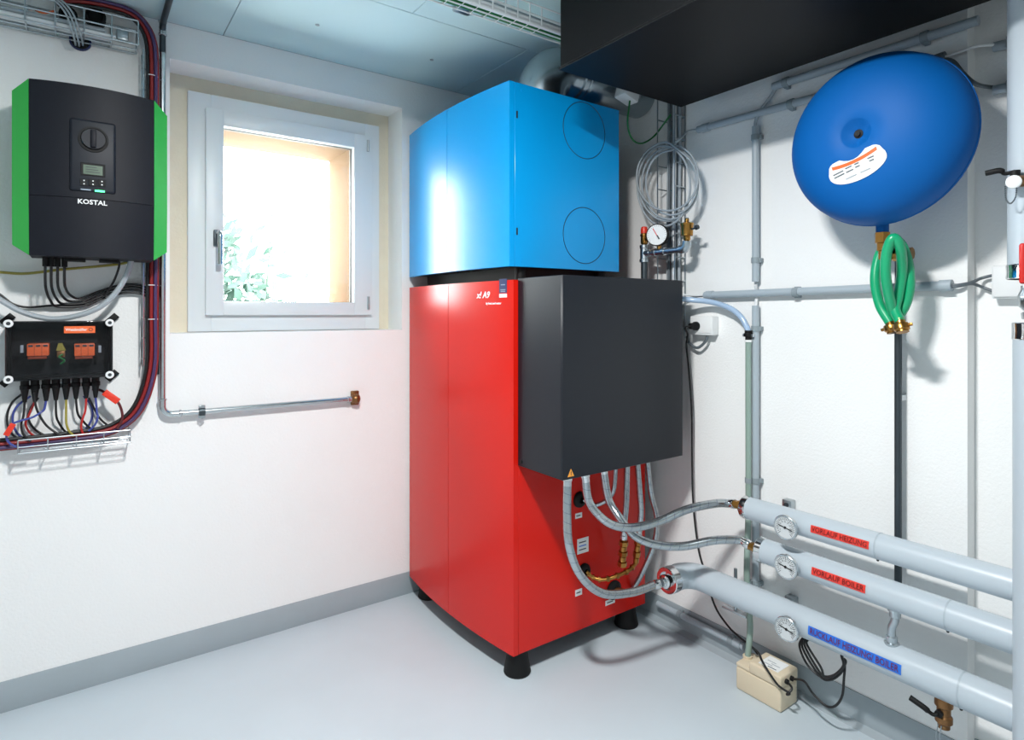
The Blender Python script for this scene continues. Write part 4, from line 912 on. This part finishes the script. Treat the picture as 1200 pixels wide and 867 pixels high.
for px in gx:
    k = jp(px, 446, 2.515); MB().lathe((k.x, 2.515, jz0+.001), (0, 0, -1), [(0, .0115), (.022, .0115), (.024, .0135), (.036, .0135), (.038, .011), (.078, .0055)], 14).build('cable_gland', 'rubber', jb)
    glands.append(V((k.x, 2.515, jz0-.074)))
# cables below the box
def G(i, *pts): return [glands[i]+V((0, 0, .012)), glands[i]]+[oy(*p) for p in pts]
cols = ['c_black', 'c_red', 'c_blue', 'c_black', 'c_yellow', 'c_black', 'c_red', 'c_blue']
labs = ['black cable curling left below the first gland of the junction box', 'red cable bowing left below the junction box glands', 'blue cable slanting left towards the red tag', 'black cable dropping to the tray beside the yellow-green one', 'yellow-green cable dropping from the middle gland', 'black cable dropping just before the straight red one', 'short red cable dropping almost straight to the tray', 'blue cable hooking down from the last gland']
pths = [G(0, (27.5, 487, 2.51), (25, 497, 2.4975), (27, 508, 2.4935), (36, 517, 2.4935)), G(1, (34, 486, 2.525), (30, 496, 2.54), (35, 507, 2.5465), (47, 514, 2.5465), (58, 518, 2.5465)),
        G(2, (52, 479, 2.497), (48, 483, 2.486), (38, 489, 2.4845), (24, 493, 2.4845), (15, 497, 2.4845), (8, 508, 2.4845), (10, 518, 2.4845), (22, 524, 2.4845), (40, 522, 2.4845)), G(3, (66, 487, 2.525), (70, 497, 2.54), (77, 506, 2.5465), (88, 512, 2.5465)),
        G(4, (77.5, 488, 2.51), (78, 497, 2.4975), (81, 505, 2.4935), (87, 511, 2.4935)), G(5, (91, 484, 2.525), (97, 493, 2.54), (105, 501, 2.5465), (116, 507, 2.5465)),
        G(6, (100, 481, 2.508), (97, 490, 2.4975), (95, 500, 2.4935), (97, 508, 2.4935)), G(7, (113.5, 482, 2.508), (114.5, 489, 2.4975), (111, 498, 2.4935), (104, 505, 2.4935))]
for c_, l_, p_ in zip(cols, labs, pths): cable('cable', p_, .0034, c_, l_)
cable('cable', [oy(25, 462, 2.552), oy(14, 472, 2.552), oy(8.5, 486, 2.552), oy(10, 502, 2.552), oy(18, 512, 2.552), oy(32, 519, 2.552)], .0034, 'c_black', 'black cable making the widest loop left of the glands')
cable('cable', [oy(36, 464, 2.5415), oy(21, 475, 2.5415), oy(15, 487, 2.5415), oy(17, 502, 2.5415), oy(26, 513, 2.5415), oy(40, 520, 2.5415)], .0034, 'c_blue', 'blue cable looping left of the glands inside the black loop')
cable('cable', [oy(45, 466, 2.5555), oy(36, 478, 2.5555), oy(33, 490, 2.5555), oy(41, 503, 2.5555), oy(58, 513, 2.5555)], .0034, 'c_black', 'black cable nested beside the bowed red one')
cable('cable', [oy(40, 460, 2.487), oy(41.5, 474, 2.490), oy(46, 486, 2.4945), oy(54, 498, 2.4945), (oy(64, 506, 2.4935)), oy(72, 510, 2.4935)], .0034, 'c_black', 'black cable sweeping right from the second gland')
cable('cable', [oy(104, 466, 2.545), oy(110, 478, 2.545), oy(116, 489, 2.5465), oy(126, 498, 2.5465), oy(136, 501, 2.5465)], .0034, 'c_black', 'black cable swinging right from the last gland to the tray end')
cable('cable', [oy(98, 464, 2.5555), oy(106, 474, 2.5555), oy(108.5, 486, 2.5555), oy(104, 498, 2.5555), oy(96, 505, 2.5555)], .0034, 'c_blue', 'blue cable bowing right behind the straight red one')
cable('cable', [oy(108, 456, 2.545), oy(117, 457, 2.541), oy(123, 460, 2.52), oy(129, 464, 2.494), oy(138, 471, 2.482), oy(143, 483, 2.482), oy(142.5, 493, 2.486), oy(137, 502, 2.4885)], .0044, 'c_dkred', 'dark red cable with a red tag arching right of the junction box')
for a, c, lab in (((122, 459, 2.487), (138.5, 470.5, 2.478), 'large red cable tag right of the glands'), ((16, 496, 2.478), (7, 510, 2.478), 'small red cable tag left of the glands')):
    p_, q_ = oy(*a), oy(*c); d = (q_-p_).normalized(); o_ = V((0, 1, 0)); s_ = d.cross(o_).normalized(); wd = .011 if 'large' in lab else .008
    tag(MB().obox((p_+q_)/2-o_*.006, d, s_, o_, ((q_-p_).length/2, wd, .002), .001).build('cable_tag', 'tag_red'), lab, 'tag')

# ------------------------------------------------------------------ wire trays on the window wall
# lower tray
ty0 = 2.475
def lt3(px, py): return oy(px, py, ty0)
tr = thing('cable_tray', tuple(lt3(87, 530)), 'short wire cable tray under the junction box', 'cable tray')
La, Lb = lt3(21, 516), lt3(152.5, 504); ma, mb_ = lt3(21, 525.5), lt3(152.5, 510.5); ba, bb = lt3(22, 533), lt3(153, 517)
zt_, zm_, zb_ = (La.z+Lb.z)/2, (ma.z+mb_.z)/2, (ba.z+bb.z)/2
x0_, x1_ = La.x, Lb.x
for yy, zz in ((ty0, zt_), (ty0, zm_), (ty0, zb_), (YB-.006, zb_), (YB-.006, zt_), ((ty0+YB)/2, zb_)): rod((x0_, yy, zz), (x1_, yy, zz), .0022, 'long_wire', 'zinc', tr)
for k in range(5):
    xx = x0_+(x1_-x0_)*k/4; MB().tube([V((xx, ty0, zt_)), V((xx, ty0, zb_)), V((xx, YB-.006, zb_)), V((xx, YB-.006, zt_))], .0022, 6).build('cross_wire', 'zinc', tr)
MB().box((x0_+.14, YB-.03, zt_-.012), (x0_+.19, YB-.006, zt_+.008), .003).build('wall_clip', 'zinc', tr)
# upper tray
y1_ = 2.47; za, zb2 = 2.235, 2.318
tu = thing('cable_tray', (-.3, 2.52, za), 'wire cable tray with pale cables above the inverter', 'cable tray')
for yy, zz in ((y1_, za), (y1_, (za+zb2)/2), (y1_, zb2), (YB-.006, za), (YB-.006, zb2), (2.52, za)): rod((-.75, yy, zz), (.160, yy, zz), .0026, 'long_wire', 'zinc', tu)
x = .160; step_ = (oy(162, 40, y1_).x-oy(131, 40, y1_).x)
while x > -.75:
    MB().tube([V((x, y1_, zb2)), V((x, y1_, za)), V((x, YB-.006, za)), V((x, YB-.006, zb2))], .0026, 6).build('cross_wire', 'zinc', tu); x -= step_
MB().box((.10, YB-.03, za+.03), (.135, YB-.009, za+.07), .004).build('wall_clip', 'zinc', tu)
for k, (yy, zz, r_, m_, l_) in enumerate(((2.485, za+.012, .009, 'c_white', 'front'), (2.507, za+.013, .010, 'c_white', 'front'), (2.53, za+.014, .011, 'c_grey', 'thick'), (2.495, za+.031, .009, 'c_grey', 'thick'))):
    tag(MB().cyl((-.75, yy, zz), (.095-.01*k, yy, zz), r_, n=10).build('cable', m_), {'front': 'white cable lying low in the tray above the inverter', 'thick': 'thick pale grey cable in the tray above the inverter'}[l_], 'cable', 'cables in the tray above the inverter')
for px, py, rr in ((80, 20, .026), (112, 22, .030)):
    k = oy(px, py, 2.545); t = thing('wall_sleeve', tuple(k), 'black rubber wall sleeve inside the tray, %s of the two' % ('smaller' if rr < .028 else 'larger'), 'sleeve')
    MB().lathe((k.x, YB-.0005, k.z), (0, -1, 0), [(0, rr), (.045, rr), (.048, rr*.8), (.03, rr*.7)], 24).build('collar', 'rubber', t); MB().cyl((k.x, YB-.001, k.z), (k.x, YB-.03, k.z), rr*.6, n=16).build('plug', 'dark', t)
k = oy(94, 49, YB)
t = thing('wall_sleeve', tuple(k), 'dark blue wall sleeve under the tray with grey cables entering', 'sleeve')
MB().lathe((k.x, YB-.0005, k.z), (0, -1, 0), [(0, .032), (.006, .032), (.008, .028), (.002, .025)], 24).build('collar', 'navy', t); MB().cyl((k.x, YB-.001, k.z), (k.x, YB-.004, k.z), .025, n=20).build('foam_plug', 'dark', t)
for j, (px, py) in enumerate(((88.6, 47), (92.8, 48), (97, 47))):
    cable('cable', [oy(px, py+6, YB-.006), oy(px-.3, py+3, 2.51), oy(px-2, py-4, 2.459), oy(px-6, 30, 2.457), oy(px-12, 15, 2.457), oy(px-23, 2, 2.457), oy(px-42, -12, 2.457)], .0030, 'c_grey', 'thin grey cable bending from the tray into the blue sleeve', group='grey cables into the wall sleeve')
cable('cable', [oy(63, 13, 2.49), oy(55, 15, 2.485), oy(48, 14.5, 2.49), oy(42, 12, 2.51)], .0032, 'orange', 'short orange cable end in the tray above the inverter')
# upright tray behind the red bundle
uy = 2.498; zA, zB = oy(170, 428, uy).z, oy(170, 58, uy).z
xa_, xb_ = oy(168, 200, uy).x, oy(183.5, 200, 2.55).x
tv = thing('cable_tray', (xa_, YB, zA), 'upright wire tray holding the red cable bundle beside the inverter', 'cable tray')
for xx, yy in ((xa_, uy), (xa_, YB-.006), (xb_, YB-.006)): rod((xx, yy, zA), (xx, yy, zB), .0030, 'long_wire', 'zinc', tv)
MB().box((xb_-.016, YB-.0075, zA-.04), (xb_+.012, YB-.0015, zB)).build('perforated_rail', 'darksteel', tv)
z = zA+.02
while z < zB:
    MB().tube([V((xa_, uy, z)), V((xa_, YB-.006, z)), V((xb_, YB-.006, z))], .0026, 6).build('cross_wire', 'zinc', tv)
    MB().cyl((xb_, YB-.0077, z+.03), (xb_, YB-.0085, z+.03), .005, n=10).build('rail_hole', 'dark', tv); z += .075
# the red bundle
BP = [(66, 2), (100, 3.5), (130, 9), (153, 17), (167, 30), (175, 48), (177.5, 75), (177.5, 140), (177.5, 220), (177.5, 300), (177, 370), (177, 420), (171.5, 452), (161, 477), (146, 493), (122, 504.5), (80, 511), (40, 516), (-30, 522.5)]
cen = spline([oy(px, py, 2.512) for px, py in BP], 3)
nrm_ = []
for i in range(len(cen)):
    d = (cen[min(i+1, len(cen)-1)]-cen[max(i-1, 0)]).normalized(); nrm_.append(V((-d.z, 0, d.x)).normalized())
for k, (m_, dx, dy) in enumerate((('c_black', -.0125, -.006), ('c_red2', 0, -.006), ('c_violet', .0125, -.006), ('c_dkred', -.0065, .0055), ('c_black', .0065, .0055), ('c_red2', .0190, .0055), ('c_black', 0, .017), ('c_black', .0125, .017))):
    pts = [c+n_*dx+V((0, dy, 0)) for c, n_ in zip(cen, nrm_)]
    cable('cable', pts, .0058, m_, {'c_dkred': 'maroon cable in the bundle descending beside the steel pipe', 'c_red2': 'red cable in the bundle descending beside the steel pipe', 'c_black': 'black cable in the bundle descending beside the steel pipe', 'c_violet': 'violet cable in the bundle descending beside the steel pipe'}[m_], 'cable', None if m_ in ('c_violet', 'c_dkred') else 'cables of the descending bundle', k=1)
for py in (88, 290, 334, 374):
    q = oy(177.5, py, 2.505); tag(MB().torus((q.x, 2.521, q.z), (0, 0, 1), .0215, .0016, 20, 5).build('cable_tie', 'white'), 'thin white cable tie around the descending bundle', 'cable tie', 'ties on the descending bundle')

# ------------------------------------------------------------------ stainless steel pipe
SY = 2.535; sx = oy(190.5, 250, SY).x
ca = oy(191, 486, SY); cb = oy(412, 467.5, SY)
sp_ = thing('steel_pipe', (sx, SY, ca.z), 'stainless steel pipe with press fittings running down and under the window', 'pipe')
cz = ca.z; rr = .0105; er = .032
pts = arcpts((sx, SY-.035, ZC-.06), .035, 0, PI/2, (0, 1, 0), (0, 0, 1), 8)
MB().tube([V((sx, SY, ZC-.13))]+pts+[V((sx, .9, ZC-.025))], rr, 16).build('ceiling_bend', 'darksteel', sp_)
MB().cyl((sx, SY, ZC-.13), (sx, SY, cz+er), rr, n=18).build('upright_tube', 'steel', sp_)
MB().tube(arcpts((sx+er, SY, cz+er), er, PI, 1.5*PI, (1, 0, 0), (0, 0, 1), 8), rr*1.12, 18).build('elbow', 'steel', sp_)
hz_ = cb.z; MB().cyl((sx+er, SY, cz), (cb.x, SY, hz_), rr, n=18).build('level_tube', 'steel', sp_)
def press(p, d): return MB().lathe(p, d, [(0, rr*1.1), (.002, rr*1.38), (.007, rr*1.38), (.009, rr*1.14), (.03, rr*1.14)], 18).build('press_collar', 'steel', sp_)
press(V((sx, SY, cz+er+.028)), (0, 0, -1)); press(V((sx+er+.03, SY, cz)), (-1, 0, 0)); press(V((sx, SY, oy(190, 42, SY).z)), (0, 0, 1)); press(V((sx, SY, oy(190, 24, SY).z)), (0, 0, -1))
dl = (V((cb.x, SY, hz_))-V((sx+er, SY, cz))).normalized(); press(V((cb.x, SY, hz_))-dl*.02, dl)
q = V((oy(236.5, 481, SY).x, SY, cz+(hz_-cz)*.17)); cl = MB().lathe(q-dl*.011, dl, [(0, rr+.003), (.001, rr+.006), (.021, rr+.006), (.022, rr+.003)], 20).build('pipe_clamp', 'darksteel', sp_)
for s_ in (-1, 1):
    MB().box(q+V((-.011, -.008, s_*.018-.006)), q+V((.011, .008, s_*.018+.006)), .002).build('clamp_ear', 'zinc', cl); MB().cyl(q+V((0, -.008, s_*.020)), q+V((0, -.013, s_*.020)), .006, n=6).build('clamp_bolt', 'zinc', cl)
MB().cyl(q, (q.x, YB, q.z), .006, n=10).build('clamp_stud', 'zinc', cl)
e = V((cb.x, SY, hz_)); MB().lathe(e-dl*.002, dl, [(0, rr*1.2), (.006, rr*1.7), (.014, rr*1.7), (.02, rr*2.1), (.032, rr*1.9), (.038, rr*1.1)], 16).build('wall_elbow', 'bronze', sp_)
MB().cyl(e+dl*.022, (e.x+.022, YB, e.z), rr*1.5, n=16).build('wall_stub', 'bronze', sp_); MB().box(e+V((.005, .014, -.03)), (e.x+.04, YB, e.z+.032), .004).build('wall_flange', 'bronze', sp_)
for o in list(bpy.data.objects):
    if '_o' in o: del o['_o']
